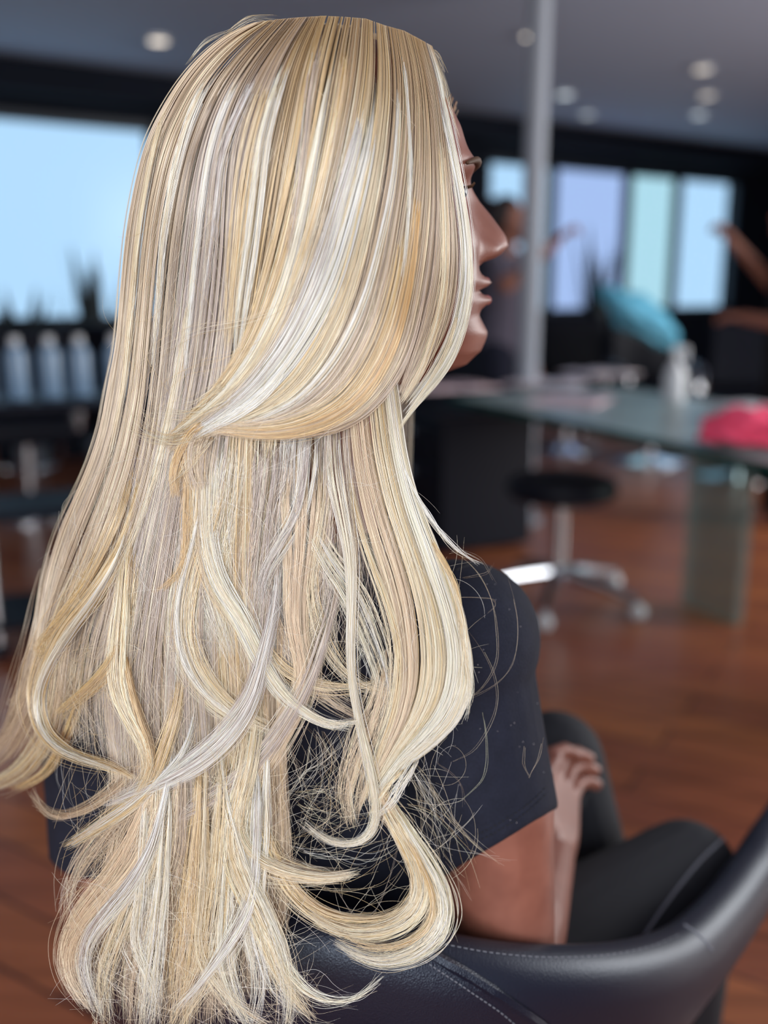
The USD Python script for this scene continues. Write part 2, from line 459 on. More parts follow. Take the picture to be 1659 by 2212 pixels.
c0 = salon_chair('salon_chair', 'black salon chair with chrome arms behind the table, below the lilac pane', floor_at(1235, 7.4), 165)
spots = [(1425, 6.9, 190, 'black salon chair behind the table below the aqua pane'), (1625, 6.3, 160, 'black salon chair behind the table nearest the right edge'),
         (30, 5.2, 20, 'black salon chair at the left edge under the wide window'), (245, 6.1, -20, 'black salon chair half hidden behind the left side of the hair')]
for px, t, rz, lb in spots:
    dup(c0, floor_at(px, t), rz, lb)
# rolling stool drawn up to the glass table
q = floor_at(1232, 3.66)
stl = thing('rolling_stool', 'black round rolling stool with chrome star base under the glass table', 'stool', q)
obj('seat', lathe([(0, .43), (.17, .43), (.21, .45), (.22, .48), (.21, .51), (.16, .53), (0, .535)], 40), M['black'], stl)
obj('column', cyl((0, 0, .1), (0, 0, .43), .028), M['chrome'], stl)
for k in range(5):
    a = math.radians(-108 + 72 * k)
    e = np.array([math.cos(a), math.sin(a), 0]) * .34
    obj('leg', tube_mesh(spline([(0, 0, .14), (e[0] * .5, e[1] * .5, .115), (e[0], e[1], .075)], 10), np.linspace(.03, .02, 10)), M['chrome'], stl)
    obj('castor', trimesh.creation.uv_sphere(.032).apply_translation(e + [0, 0, .032]), M['white'], stl)
# added solid, shaped and tinted as a blurred blue reflection by a chair back
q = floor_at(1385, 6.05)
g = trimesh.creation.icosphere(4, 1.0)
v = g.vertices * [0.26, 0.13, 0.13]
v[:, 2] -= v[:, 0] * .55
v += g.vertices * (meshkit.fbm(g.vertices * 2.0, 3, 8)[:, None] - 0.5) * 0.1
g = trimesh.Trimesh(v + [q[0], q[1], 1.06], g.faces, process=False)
obj('blue_glare', g, M['blue'], label='added form tinted as a blurred bright blue reflection on the black chair below the aqua pane', cat='glare')

# added trolley, its pale bottles standing in for blurred highlights by the left window
q = floor_at(95, 3.3)
tr = thing('trolley', 'added dark trolley below the left window carrying bottles that stand for blurred highlights', 'trolley', q, 25)
for z in (0.12, 0.5, 0.86):
    obj('shelf', rbox((0, 0, z), (0.56, 0.36, 0.03), 0.01), M['black'], tr)
for sx in (-1, 1):
    for sy in (-1, 1):
        obj('leg', cyl((sx * 0.25, sy * 0.15, 0.03), (sx * 0.25, sy * 0.15, 0.87), 0.012, n=10), M['chrome'], tr)
        obj('castor', trimesh.creation.uv_sphere(0.03).apply_translation([sx * 0.25, sy * 0.15, 0.03]), M['black'], tr)
ca, sa = math.cos(math.radians(25)), math.sin(math.radians(25))
bshape = lathe([(0, 0), (0.035, 0), (0.038, 0.01), (0.038, 0.15), (0.02, 0.18), (0, 0.18)])
cap_shape = lathe([(0, 0.18), (0.016, 0.18), (0.016, 0.21), (0, 0.21)])
for k, (x, nm) in enumerate([(-0.22, 'leftmost'), (-0.11, 'second from left'), (0.0, 'middle'), (0.1, 'second from right'), (0.22, 'rightmost')]):
    b = thing('highlight_bottle', f'blue-grey bottle added for a blurred highlight, on the trolley under the left window, {nm} of five', 'bottle', (q[0] + x * ca, q[1] + x * sa, 0.876))
    obj('bottle_body', bshape, M['bottle'], b)
    obj('cap', cap_shape, M['white'], b)


def plant(px, t, z, h, label):
    q = floor_at(px, t)
    p = thing('potted_plant', label, 'plant', (q[0], q[1], z))
    obj('pot', lathe([(0, 0), (0.09, 0), (0.12, 0.2), (0.11, 0.2), (0.1, 0.17), (0, 0.17)]), M['pot'], p)
    r = np.random.default_rng(int(px) + 7)
    for k in range(14):
        a, lean = r.uniform(0, 2 * np.pi), r.uniform(0.1, 0.3)
        L = h * r.uniform(0.6, 1.0)
        s = np.linspace(0, 1, 8)
        mid = np.stack([np.cos(a) * lean * s**1.5, np.sin(a) * lean * s**1.5, 0.17 + L * s - 0.1 * s**3], 1)
        wv = np.array([-np.sin(a), np.cos(a), 0]) * 0.05
        w = np.sin(np.pi * np.clip(s * 0.95 + 0.04, 0, 1))[:, None]
        up = np.array([0, 0, 0.004])
        vv = np.vstack([mid - wv * w, mid + wv * w, mid - wv * w * 0.9 + up, mid + wv * w * 0.9 + up])
        f = []
        for i in range(7):
            f += [[i, 8 + i, 8 + i + 1], [i, 8 + i + 1, i + 1], [16 + i, 16 + i + 1, 24 + i + 1], [16 + i, 24 + i + 1, 24 + i]]
        obj('leaf', trimesh.Trimesh(vv, f, process=False), M['leaf'], p, smooth=True)


plant(200, 6.6, 0.0, 1.5, 'tall dark potted plant at the left window beside the hair')
plant(40, 6.4, 0.0, 1.2, 'dark potted plant at the left edge in front of the window')
plant(1290, 8.3, 0.0, 1.75, 'dim potted plant in front of the far right window panes')


# ------------------------------------------------------------------ figures: bones joined into one skin
def chain(joints):
    """Manifold hulls of the balls at successive joints: [(x, y, z, r), ...]."""
    out = []
    for a, b in zip(joints, joints[1:]):
        pts = np.vstack([trimesh.creation.icosphere(2, q[3]).vertices + np.array(q[:3]) for q in (a, b)])
        out.append(m3.Manifold.hull_points(pts))
    return out


def hull_of(balls):
    return m3.Manifold.hull_points(np.vstack([trimesh.creation.icosphere(2, q[3]).vertices + np.array(q[:3]) for q in balls]))


def union(ms):
    return m3.Manifold.batch_boolean(ms, m3.OpType.Add)


def to_tri(m):
    k = m.to_mesh()
    return trimesh.Trimesh(np.array(k.vert_properties[:, :3], float), np.array(k.tri_verts), process=True)


def to_man(t):
    return m3.Manifold(m3.Mesh(np.asarray(t.vertices, np.float32), np.asarray(t.faces, np.uint32)))


def skin_over(ms, edge=0.012, rounds=14):
    t = to_tri(union(ms).refine_to_length(edge))
    trimesh.smoothing.filter_taubin(t, 0.5, 0.53, iterations=rounds)
    return t


def head_mesh(R=1.0, detail=1.0, mirror=False):
    """A head in its own frame: x to the face, z up, origin between the ears. Face features are raised on a loft."""
    prof = np.array([(-.124, .060), (-.1165, .079), (-.1114, .094), (-.1014, .1035), (-.088, .106), (-.0756, .1015), (-.0645, .1035), (-.0588, .1005), (-.052, .104), (-.046, .101), (-.040, .099), (-.036, .0985),
                     (-.026, .098), (-.006, .0935), (.004, .0925), (.0142, .0925), (.0226, .093), (.031, .0915), (.051, .0845), (.068, .0745), (.088, .056), (.104, .030), (.110, .0)])
    back = np.array([(-.124, -.005), (-.1, -.03), (-.07, -.058), (-.04, -.078), (0, -.093), (.04, -.094), (.075, -.078), (.1, -.043), (.110, -.0)])
    half = np.array([(-.124, .018), (-.115, .028), (-.1, .040), (-.075, .053), (-.045, .062), (-.01, .067), (.03, .071), (.06, .068), (.085, .053), (.102, .03), (.110, .001)])
    nz, na = int(120 * detail), int(160 * detail)
    zs = np.interp(np.linspace(0, 1, nz), [0, 0.5, 1], [-.124, -.01, .110])
    zs = -.124 + .234 * (0.5 - 0.5 * np.cos(np.pi * (np.linspace(0.02, 0.998, nz))))
    th = np.linspace(0, 2 * np.pi, na, endpoint=False)
    V = []
    noseline = np.array([(-.045, 0), (-.039, .004), (-.034, .020), (-.026, .027), (-.0193, .0265), (-.006, .0185), (.004, .010), (.0142, .003), (.024, 0)])
    for z in zs:
        f, b, w = np.interp(z, prof[:, 0], prof[:, 1]), np.interp(z, back[:, 0], back[:, 1]), np.interp(z, half[:, 0], half[:, 1])
        c, hx = (f + b) / 2, (f - b) / 2
        e = np.interp(z, [-.11, -.03], [1.05, .9])
        x = c + hx * np.sign(np.cos(th)) * np.abs(np.cos(th)) ** e
        y = w * np.sign(np.sin(th)) * np.abs(np.sin(th)) ** e
        front = np.clip((x - c) / max(hx, 1e-4), 0, 1)
        nw = np.interp(z, [-.045, -.034, -.02, .0, .02], [.010, .0135, .011, .0075, .008])
        nose = np.interp(z, noseline[:, 0], noseline[:, 1]) * (np.exp(-(y / nw) ** 2) + 0.34 * np.exp(-((np.abs(y) - .0145) / .006) ** 2) * np.exp(-((z + .031) / .008) ** 2))
        eye = -.012 * np.exp(-((np.abs(y) - .032) / .014) ** 2 - ((z - .008) / .010) ** 2)
        brow = .004 * np.exp(-((np.abs(y) - .03) / .02) ** 2 - ((z - .027) / .007) ** 2)
        cheek = .005 * np.exp(-((np.abs(y) - .042) / .018) ** 2 - ((z + .024) / .018) ** 2)
        lips = (.0075 * np.exp(-((z + .0525) / .0045) ** 2) + .0085 * np.exp(-((z + .0645) / .005) ** 2) - .004 * np.exp(-((z + .0588) / .002) ** 2)) * np.exp(-(y / .019) ** 4)
        chin = .004 * np.exp(-(y / .02) ** 2 - ((z + .09) / .012) ** 2)
        x = x + (nose + eye + brow + cheek + lips + chin) * (front > 0.02)
        V.append(np.stack([x, y, np.full(na, z)], 1))
    V = np.vstack(V + [np.array([[0.02, 0, zs[0] - .002], [0, 0, zs[-1] + .0005]])])
    i, j = np.meshgrid(np.arange(nz - 1), np.arange(na), indexing='ij')
    q = np.stack([i * na + j, i * na + (j + 1) % na, (i + 1) * na + (j + 1) % na, (i + 1) * na + j], -1).reshape(-1, 4)
    f = np.vstack([q[:, [0, 1, 2]], q[:, [0, 2, 3]]])
    k0, k1, l = nz * na, nz * na + 1, (nz - 1) * na
    caps = [[k0, (jj + 1) % na, jj] for jj in range(na)] + [[k1, l + jj, l + (jj + 1) % na] for jj in range(na)]
    t = trimesh.Trimesh(V * R, np.vstack([f, caps]), process=False)
    if t.volume < 0:
        t.invert()
    return t


def placed(t, at, yaw, tilt=0.0):
    t = t.copy()
    t.apply_transform(trimesh.transformations.rotation_matrix(tilt, [0, 1, 0]))
    t.apply_transform(trimesh.transformations.rotation_matrix(yaw, [0, 0, 1]))
    t.apply_translation(at)
    return t


def hand_chain(wrist, palm_dir, side_dir, curl, r=0.0085, spread=0.16):
    """Palm and five fingers. palm_dir: wrist to knuckles; side_dir: towards the little finger; curl: direction the fingers bend to."""
    d, s, c = (np.asarray(x, float) / np.linalg.norm(x) for x in (palm_dir, side_dir, curl))
    w = np.asarray(wrist, float)
    out, L = [], [0.066, 0.074, 0.069, 0.054]
    knuckles = [w + d * (0.082 - 0.003 * abs(k - 1)) + s * (k - 1.5) * 0.019 for k in range(4)]
    out.append(hull_of([(*w, 0.021), (*(w + s * 0.008), 0.019), *[(*(w + d * 0.03 + s * (k - 1.5) * 0.016), 0.0145) for k in range(4)]]))
    out.append(hull_of([(*(w + d * 0.03 + s * (k - 1.5) * 0.016), 0.0145) for k in range(4)] + [(*q, 0.0105) for q in knuckles]))
    for k in range(4):
        q, l = knuckles[k], L[k]
        d1 = d + s * (k - 1.5) * spread * 0.35 + c * 0.35
        d2 = d * 0.45 + s * (k - 1.5) * spread * 0.2 + c * 0.85
        d3 = -d * 0.15 + c
        pts = [q]
        for dd, fr in ((d1, .45), (d2, .32), (d3, .25)):
            pts.append(pts[-1] + dd / np.linalg.norm(dd) * l * fr)
        out += chain([(*p, rr) for p, rr in zip(pts, (r + .001, r, r - .0006, r - .0014))])
    a = w + d * 0.018 - s * 0.022
    b = a - s * 0.024 + d * 0.026 + c * 0.008
    e = b + d * 0.03 - s * 0.006 + c * 0.010
    g = e + d * 0.022 + s * 0.004 + c * 0.008
    out += chain([(*a, .015), (*b, .011), (*e, .0095), (*g, .0085)])
    return out


# ---- people in the distance
def standing(label, loc, yaw, top, legs, arm_to, other_arm, hair_bun=False):
    """A standing adult about 1.7 m tall, facing yaw (radians); arm_to, other_arm: hand positions in its own frame (x forward, y left)."""
    p = thing('person', label, 'person', loc, math.degrees(yaw))
    hip, kn, an = [(0, s * .085, .90) for s in (-1, 1)], [(.02, s * .09, .49) for s in (-1, 1)], [(0, s * .095, .08) for s in (-1, 1)]
    sh = [(0, s * .175, 1.40) for s in (-1, 1)]
    body = [hull_of([(0, 0, 1.33, .1), (0, .07, 1.3, .09), (0, -.07, 1.3, .09), (0, 0, 1.12, .105)]), hull_of([(0, 0, 1.12, .105), (0, .06, .95, .11), (0, -.06, .95, .11)])]
    body += chain([(0, 0, 1.40, .06), (0.005, 0, 1.49, .052), (.01, 0, 1.58, .05)])
    sleeves, hands = [], [arm_to, other_arm]
    for s, h in zip((-1, 1), hands):
        a, b = np.array(sh[0 if s < 0 else 1]), np.array(h, float)
        mid = (a + b) / 2
        gap = max(0.0, 0.29**2 - (np.linalg.norm(b - a) / 2) ** 2) ** 0.5
        el = mid + np.array([-0.35, s * .35, -0.85]) / 1.0 * gap
        body += chain([(0, s * .08, 1.36, .062), (*a, .052), (*el, .038), (*b, .026)])
        dr = (b - el) / np.linalg.norm(b - el)
        body += hand_chain(b, dr, np.cross(dr, [0, 0, 1]) + 1e-3, -np.array([0, 0, 1.0]) + .2 * dr)
        sleeves += chain([(0, s * .08, 1.36, .07), (*a, .062), (*(a + (el - a) * .6), .054)])
    for s in (0, 1):
        body += chain([(*hip[s], .088), (*kn[s], .055), (*an[s], .038)])
        body += [hull_of([(*an[s], .038), (.06, an[s][1], .035, .032), (.15, an[s][1], .025, .024), (-.04, an[s][1], .03, .03)])]
    t = skin_over(body, 0.02, 8)
    hd = placed(head_mesh(1.0, 0.4), (.015, 0, 1.615), 0)
    t = to_tri(union([to_man(t), to_man(hd)]))
    obj('body', t, M['skin_far'], p, smooth=True)
    shirt = [hull_of([(0, 0, 1.34, .108), (0, .08, 1.31, .097), (0, -.08, 1.31, .097), (0, 0, 1.12, .118)]), hull_of([(0, 0, 1.12, .118), (0, .06, .93, .122), (0, -.06, .93, .122)])] + sleeves
    obj('top', skin_over(shirt, 0.02, 6), top, p, smooth=True)
    tr = []
    for s in (0, 1):
        tr += chain([(*hip[s], .108), (*kn[s], .072), (*an[s], .055)])
    tr += [hull_of([(*hip[0], .105), (*hip[1], .105)])]
    obj('trousers', skin_over(tr, 0.025, 6), legs, p, smooth=True)
    cap = [hull_of([(-.02, 0, 1.64, .09), (-.005, 0, 1.67, .085), (-.035, 0, 1.6, .08)])]
    if hair_bun:
        cap.append(hull_of([(-.1, 0, 1.70, .045), (-.07, 0, 1.68, .05)]))
    else:
        cap.append(hull_of([(-.05, 0, 1.62, .075), (-.06, 0, 1.45, .06)]))
    hc = union(cap) - m3.Manifold.sphere(.085, 40).translate((.085, 0, 1.585))
    obj('hair', to_tri(hc), M['darkhair'], p, smooth=40)
    return p


q = floor_at(1090, 5.55)
standing('person in grey top and navy trousers, dark hair, reaching out one arm beside the pole', q, math.radians(-25), M['grey_top'], M['navy'], (.34, -.14, 1.50), (.10, .24, .86), True)
q = floor_at(1715, 5.0)
standing('person in black clothes with dark hair and raised forearm at the right edge', q, math.radians(165), M['blackcloth'], M['blackcloth'], (.33, -.02, 1.50), (.25, .16, 1.1))

# ------------------------------------------------------------------ the client in the chair: body
woman = thing('person', 'person with very long highlighted blonde hair seated in the black chair, seen from behind', 'person')
YAW = math.radians(12)                      # the face looks to the right and a little away
nose = P(1098, 530, 0.708)
fdir = np.array([math.cos(YAW), math.sin(YAW), 0])
HC = nose - fdir * 0.125 * 1.0 + np.array([0, 0, 0.026])
lw = np.array([-math.sin(YAW), math.cos(YAW), 0])


def hp(x, y, z):
    """A point of the head's own frame in the world."""
    return HC + fdir * x + lw * y + np.array([0, 0, z])


neck = np.array([HC[0] - .035, HC[1] - .002, HC[2] - .21])
shR, shL = P(995, 1384, .735), P(250, 1400, .82)
mid = (shR + shL) / 2
elR, wrR = P(1098, 2100, .775), P(1192, 1850, 1.0)
hipR, hipL = np.array([.02, .735, .56]), np.array([-.13, .77, .56])
knR, knL = P(1480, 1885, 1.10), P(1196, 1642, 1.15)
anR, anL = knR + [.06, .12, -.38], knL + [.14, .06, -.42]
elL = shL + [-.015, .03, -.27]
wrL = np.array([.06, .93, .70])


def J(p, r):
    return (*np.asarray(p, float), r)


mz = (mid[0], mid[1] + .015)
body = [hull_of([J(shR + [-.07, .01, -.03], .055), J(shL + [.07, .01, -.03], .055), J((mz[0], mz[1] + .02, shR[2] - .02), .07), J((mz[0] + .07, mz[1] + .02, .93), .085), J((mz[0] - .07, mz[1] + .02, .93), .085)]),
        hull_of([J((mz[0] + .06, mz[1] + .02, .93), .085), J((mz[0] - .06, mz[1] + .02, .93), .085), J((mz[0] + .05, mz[1] + .03, .76), .085), J((mz[0] - .05, mz[1] + .03, .76), .085)]),
        hull_of([J((mz[0] + .05, mz[1] + .03, .76), .085), J((mz[0] - .05, mz[1] + .03, .76), .085), J(hipR, .1), J(hipL, .1)])]
body += chain([J(neck + [0, .03, -.06], .075), J(neck + [0, .012, .02], .056), J(HC + [-.025, .0, -.09], .052)])
body += chain([J(neck + [0, .03, -.06], .06), J(shR + [-.06, 0, .0], .05), J(shR, .052)]) + chain([J(neck + [0, .03, -.06], .06), J(shL + [.06, 0, .0], .05), J(shL, .052)])
upR = shR + (elR - shR) * .5
body += chain([J(shR, .052), J(upR + [.006, 0, 0], .0475), J(elR, .037), J(elR + (wrR - elR) * .35, .036), J(wrR, .0235)])
body += chain([J(shL, .052), J(shL + (elL - shL) * .5, .045), J(elL, .037), J(elL + (wrL - elL) * .35, .036), J(wrL, .024)])
body += hand_chain(wrR, P(1202, 1735, 1.04) - wrR, (.4, .3, -.45), (.75, .35, -.35))
body += hand_chain(wrL, (.8, .35, .1), (-.4, .9, 0), (.2, .1, -1))
for h, k, a in ((hipR, knR, anR), (hipL, knL, anL)):
    body += chain([J(h, .088), J(h + (k - h) * .5, .072), J(k, .052), J(k + (a - k) * .35, .047), J(a, .033)])
    body.append(hull_of([J(a, .033), J(a + [.05, .04, -.05], .03), J(a + [.12, .09, -.065], .022), J(a + [-.03, -.02, -.05], .028)]))
bt = skin_over(body, 0.007, 10)
hm = placed(head_mesh(), HC, YAW)
bt = to_tri(union([to_man(bt), to_man(hm)]))
obj('body', bt, M['skin'], woman, smooth=True)
for s in (-1, 1):
    e = hp(.0705, s * .031, .0075)
    obj('eye', trimesh.creation.icosphere(3, .0115).apply_translation(e), M['eyewhite'], woman, smooth=True)
    obj('iris', trimesh.creation.icosphere(2, .0058).apply_translation(e + fdir * .0075), M['iris'], woman, smooth=True)
    br = [hp(.0925, s * .012, .024), hp(.0930, s * .022, .027), hp(.089, s * .034, .028), hp(.079, s * .046, .0245)]
    obj('eyebrow', tube_mesh(spline(br, 16), np.interp(np.linspace(0, 1, 16), [0, .3, 1], [.0022, .0032, .0012])), M['brow'], woman, smooth=True)
    ls = []
    for k in np.linspace(-1, 1, 13):
        a0 = hp(.0815 - .004 * k * k, s * (.031 + .0125 * k), .0095)
        ls.append(tube_mesh(np.array([a0, a0 + fdir * .005 + lw * s * k * .002 + [0, 0, .001], a0 + fdir * .0065 + lw * s * k * .003 + [0, 0, .003]]), [.0005, .0004, .0002], 5))
    obj('eyelash', cat(ls), M['brow'], woman, kind='stuff')
    ear = hull_of([J(hp(-.005, s * .066, .012), .008), J(hp(-.018, s * .078, .02), .008), J(hp(-.014, s * .07, -.02), .007)])
    obj('ear', to_tri(ear), M['skin'], woman, smooth=True)
lipz = []
for zc, th2, xf in ((-.0528, .0032, .1085), (-.0645, .0036, .1095)):
    pts = [hp(xf - 2.2 * y * y / .022, y, zc + (.0012 if zc > -.06 else -.0004) * math.cos(y / .02 * np.pi)) for y in np.linspace(-.019, .019, 15)]
    obj('lip', tube_mesh(np.array(pts), th2 * np.sqrt(1.02 - np.linspace(-1, 1, 15) ** 2), 10), M['lip'], woman, smooth=True)

# ---- t-shirt
TR = .012


def tplus(j, e=TR):
    return (*j[:3], j[3] + e)


shirt = [hull_of([J(shR + [-.07, .01, -.03], .068), J(shL + [.07, .01, -.03], .068), J((mz[0], mz[1] + .02, shR[2] - .02), .083), J((mz[0] + .07, mz[1] + .02, .93), .1), J((mz[0] - .07, mz[1] + .02, .93), .1)]),
         hull_of([J((mz[0] + .065, mz[1] + .02, .93), .1), J((mz[0] - .065, mz[1] + .02, .93), .1), J((mz[0] + .06, mz[1] + .03, .74), .1), J((mz[0] - .06, mz[1] + .03, .74), .1)]),
         hull_of([J((mz[0] + .06, mz[1] + .03, .74), .1), J((mz[0] - .06, mz[1] + .03, .74), .1), J(hipR + [0, 0, .04], .112), J(hipL + [0, 0, .04], .112)])]
shirt += chain([J(neck + [0, .03, -.065], .085), J(shR + [-.06, 0, -.002], .06), J(shR, .062)]) + chain([J(neck + [0, .03, -.065], .085), J(shL + [.06, 0, -.002], .06), J(shL, .062)])


def sleeve(sh, el, cut):
    d = (el - sh) / np.linalg.norm(el - sh)
    m = union(chain([J(sh, .053), J(sh + d * .09, .056), J(sh + d * .2, .0585), J(sh + d * .26, .0585)]))
    n = -np.asarray(cut, float) / np.linalg.norm(cut)
    return m, n


hemR = P(1075, 1800, .735)
smR, nR = sleeve(shR, elR, (.0, .0, -1))
dR = (elR - shR) / np.linalg.norm(elR - shR)
# the hem runs from low on the near left to high on the right
hn = np.cross(P(1190, 1752, .72) - P(960, 1886, .70), P(1075, 1819, .66) - P(1075, 1819, .80))
hn = hn / np.linalg.norm(hn)
if hn[2] < 0:
    hn = -hn
smR = smR.trim_by_plane(tuple(hn), float(hn @ P(1075, 1822, .72)))
smL = union(chain([J(shL, .062), J(shL + [-.005, .01, -.1], .066), J(shL + [-.01, .02, -.2], .066)])).trim_by_plane((0, 0, 1), float(shL[2] - .19))
cutter = m3.Manifold.cylinder(.3, .066, .062, 40).translate(tuple(neck + [0.004, .012, -.022]))
tee = (union(shirt + [smR, smL]) - cutter).trim_by_plane((0, 0, 1), .52)
tee = to_tri(tee.refine_to_length(.006))
trimesh.smoothing.filter_taubin(tee, .5, .53, iterations=5)
tee.vertices += tee.vertex_normals * ((meshkit.fbm(tee.vertices * [9, 9, 6], 3, 4) - .5) * .007)[:, None]
tshirt = obj('t_shirt', tee, M['tee'], woman, smooth=True, label='plain charcoal short-sleeved t-shirt')


def cast(mesh, pix):
    """First points of a mesh seen through pixels (None where it is missed), with normals."""
    V = mesh.triangles
    o = np.array([0, 0, CZ])
    e1, e2 = V[:, 1] - V[:, 0], V[:, 2] - V[:, 0]
    out = []
    for px, py in pix:
        d = ray(px, py)
        h = np.cross(d, e2)
        a = (e1 * h).sum(1)
        a = np.where(np.abs(a) < 1e-14, 1e-14, a)
        s = o - V[:, 0]
        u = (s * h).sum(1) / a
        qv = np.cross(s, e1)
        v = (d * qv).sum(1) / a
        t = (e2 * qv).sum(1) / a
        ok = (u >= -1e-6) & (v >= -1e-6) & (u + v <= 1 + 1e-6) & (t > 0)
        if ok.any():
            k = np.argmin(np.where(ok, t, 9e9))
            out.append((o + d * t[k], mesh.face_normals[k]))
    return out


def seam_on(mesh, pts, n, r, lift=0.0002, dashed=0):
    hits = cast(mesh, spline(pts, n))
    p = np.array([h[0] + h[1] * lift for h in hits])
    if len(p) < 3:
        return None
    k = np.ones(5) / 5
    if len(p) > 8:
        p[2:-2] = np.stack([np.convolve(p[:, c], k, 'valid') for c in range(3)], 1)
    if not dashed:
        return tube_mesh(p, r, 6)
    return cat([tube_mesh(p[i:i + dashed], r, 5) for i in range(0, len(p) - dashed, dashed + max(1, dashed // 2))])


sm = seam_on(tee, [(985, 1232), (1010, 1222), (1040, 1216), (1070, 1222), (1098, 1238), (1120, 1262)], 60, .0011, 0)
if sm is not None:
    obj('shoulder_seam', sm, M['thread'], woman)
for dy in (0, 15):
    st = seam_on(tee, [(962, 1826 + dy), (1010, 1810 + dy), (1060, 1788 + dy), (1110, 1758 + dy), (1150, 1728 + dy), (1180, 1698 + dy)], 150, .0006, .0002, 4)
    if st is not None:
        obj('hem_stitching', st, M['thread'], woman, kind='stuff')

# specks of lint on the cloth
_lr = np.random.default_rng(31)
_sp = [h[0] + h[1] * .0002 for h in cast(tee, _lr.uniform([990, 1240], [1180, 1780], (26, 2)))]
obj('lint', cat([trimesh.creation.icosphere(1, _lr.uniform(.00012, .00028)).apply_translation(q) for q in _sp]), M['paper'], woman, kind='stuff')

# ---- leggings
leg = []
for h, k, a in ((hipR, knR, anR), (hipL, knL, anL)):
    leg += chain([J(h, .096), J(h + (k - h) * .5, .08), J(k, .0585), J(k + (a - k) * .35, .053), J(a + [0, 0, .03], .04)])
leg.append(hull_of([J(hipR, .1), J(hipL, .1), J((mz[0] + .04, mz[1] + .04, .66), .088), J((mz[0] - .04, mz[1] + .04, .66), .088)]))
lg = skin_over(leg, .009, 8)
obj('leggings', lg, M['legging'], woman, smooth=True, label='black leggings')

for pts in ([(1562, 1812), (1510, 1862), (1455, 1930), (1405, 2000), (1375, 2050)],):
    st = seam_on(lg, pts, 80, .0016, .0002)
    if st is not None:
        obj('side_seam', st, M['stitch'], woman)

# ------------------------------------------------------------------ the chair she sits in
rim_pix = [(205, 2060, 1.0), (215, 2030, .90), (250, 2012, .80), (340, 2000, .735), (480, 1985, .70), (640, 1974, .684), (800, 1990, .68), (950, 2030, .685), (1100, 2052, .70), (1250, 2055, .735), (1380, 2042, .79),
           (1480, 2006, .86), (1560, 1932, .94), (1622, 1850, 1.01), (1664, 1785, 1.06), (1720, 1700, 1.15), (1740, 1660, 1.22)]
rim = spline([P(*q) for q in rim_pix], 150)
CC = np.array([.13, .86])
tg = np.gradient(rim, axis=0)
on = np.stack([tg[:, 1], -tg[:, 0]], 1)
on /= np.linalg.norm(on, axis=1, keepdims=True)
on *= np.sign(((rim[:, :2] - CC) * on).sum(1))[:, None]
sec = [(-.028, -.36), (-.022, -.20), (-.024, -.05), (-.024, -.018), (-.017, -.004), (-.006, .001), (.006, -.001), (.016, -.008), (.022, -.020), (.023, -.036), (.020, -.055), (.019, -.08), (.014, -.13), (.006, -.2), (-.006, -.28), (-.016, -.36)]
zb = .50
V = []
for k in range(len(rim)):
    for a, b in sec:
        dz = b if b > -.06 else -.06 + (b + .06) * (rim[k, 2] - .06 - zb) / .30
        taper = np.clip((-.06 - dz) / .3, 0, 1)
        pxy = rim[k, :2] + on[k] * a
        pxy = pxy + (CC - pxy) * .38 * taper**1.3
        V.append((pxy[0], pxy[1], rim[k, 2] + dz))
V = np.array(V)
ns = len(sec)
i, j = np.meshgrid(np.arange(len(rim) - 1), np.arange(ns), indexing='ij')
q4 = np.stack([i * ns + j, i * ns + (j + 1) % ns, (i + 1) * ns + (j + 1) % ns, (i + 1) * ns + j], -1).reshape(-1, 4)
fa = np.vstack([q4[:, [0, 1, 2]], q4[:, [0, 2, 3]]])
l0 = (len(rim) - 1) * ns
fa = np.vstack([fa, [[0, jj + 1, jj] for jj in range(1, ns - 1)], [[l0, l0 + jj, l0 + jj + 1] for jj in range(1, ns - 1)]])
shell = trimesh.Trimesh(V, fa, process=False)
if shell.volume < 0:
    shell.invert()
chair = thing('styling_chair', 'black leather barrel-backed styling chair with pale stitching holding the blonde person', 'chair')
# two panels of leather meet at a slanting seam
_h = [h[0] for h in cast(shell, [(905, 2046), (1190, 2230)])]
_n = np.cross(_h[1] - _h[0], _h[0] - [0, 0, CZ])
_n /= np.linalg.norm(_n)
if _n @ (P(600, 2150, .69) - _h[0]) < 0:
    _n = -_n
back_panel, arm_panel = (trimesh.intersections.slice_mesh_plane(shell, k * _n, _h[0]) for k in (1, -1))
obj('back_panel', back_panel, M['leather'], chair, smooth=50)
obj('arm_panel', arm_panel, M['leather_smooth'], chair, smooth=50)
wb = seam_on(shell, [(905, 2046), (960, 2078), (1020, 2112), (1090, 2158), (1150, 2200), (1190, 2230)], 70, .0042, 0)
if wb is not None:
    obj('piping', wb, M['leather'], chair, smooth=50)
st = seam_on(shell, [(890, 2058), (950, 2098), (1010, 2138), (1080, 2186), (1120, 2220)], 180, .0005, .0003, 5)
if st is not None:
    obj('panel_stitching', st, M['stitch'], chair, kind='stuff')
st = seam_on(shell, [(960, 2040), (1060, 2058), (1180, 2068), (1300, 2064), (1400, 2046), (1470, 2018)], 260, .00045, .0002, 5)
if st is not None:
    obj('rim_stitching', st, M['stitch'], chair, kind='stuff')
st = seam_on(shell, [(1478, 1998), (1500, 2012), (1520, 2030), (1538, 2052)], 24, .0011, .0002)
if st is not None:
    obj('arm_seam', st, M['stitch'], chair, kind='stuff')
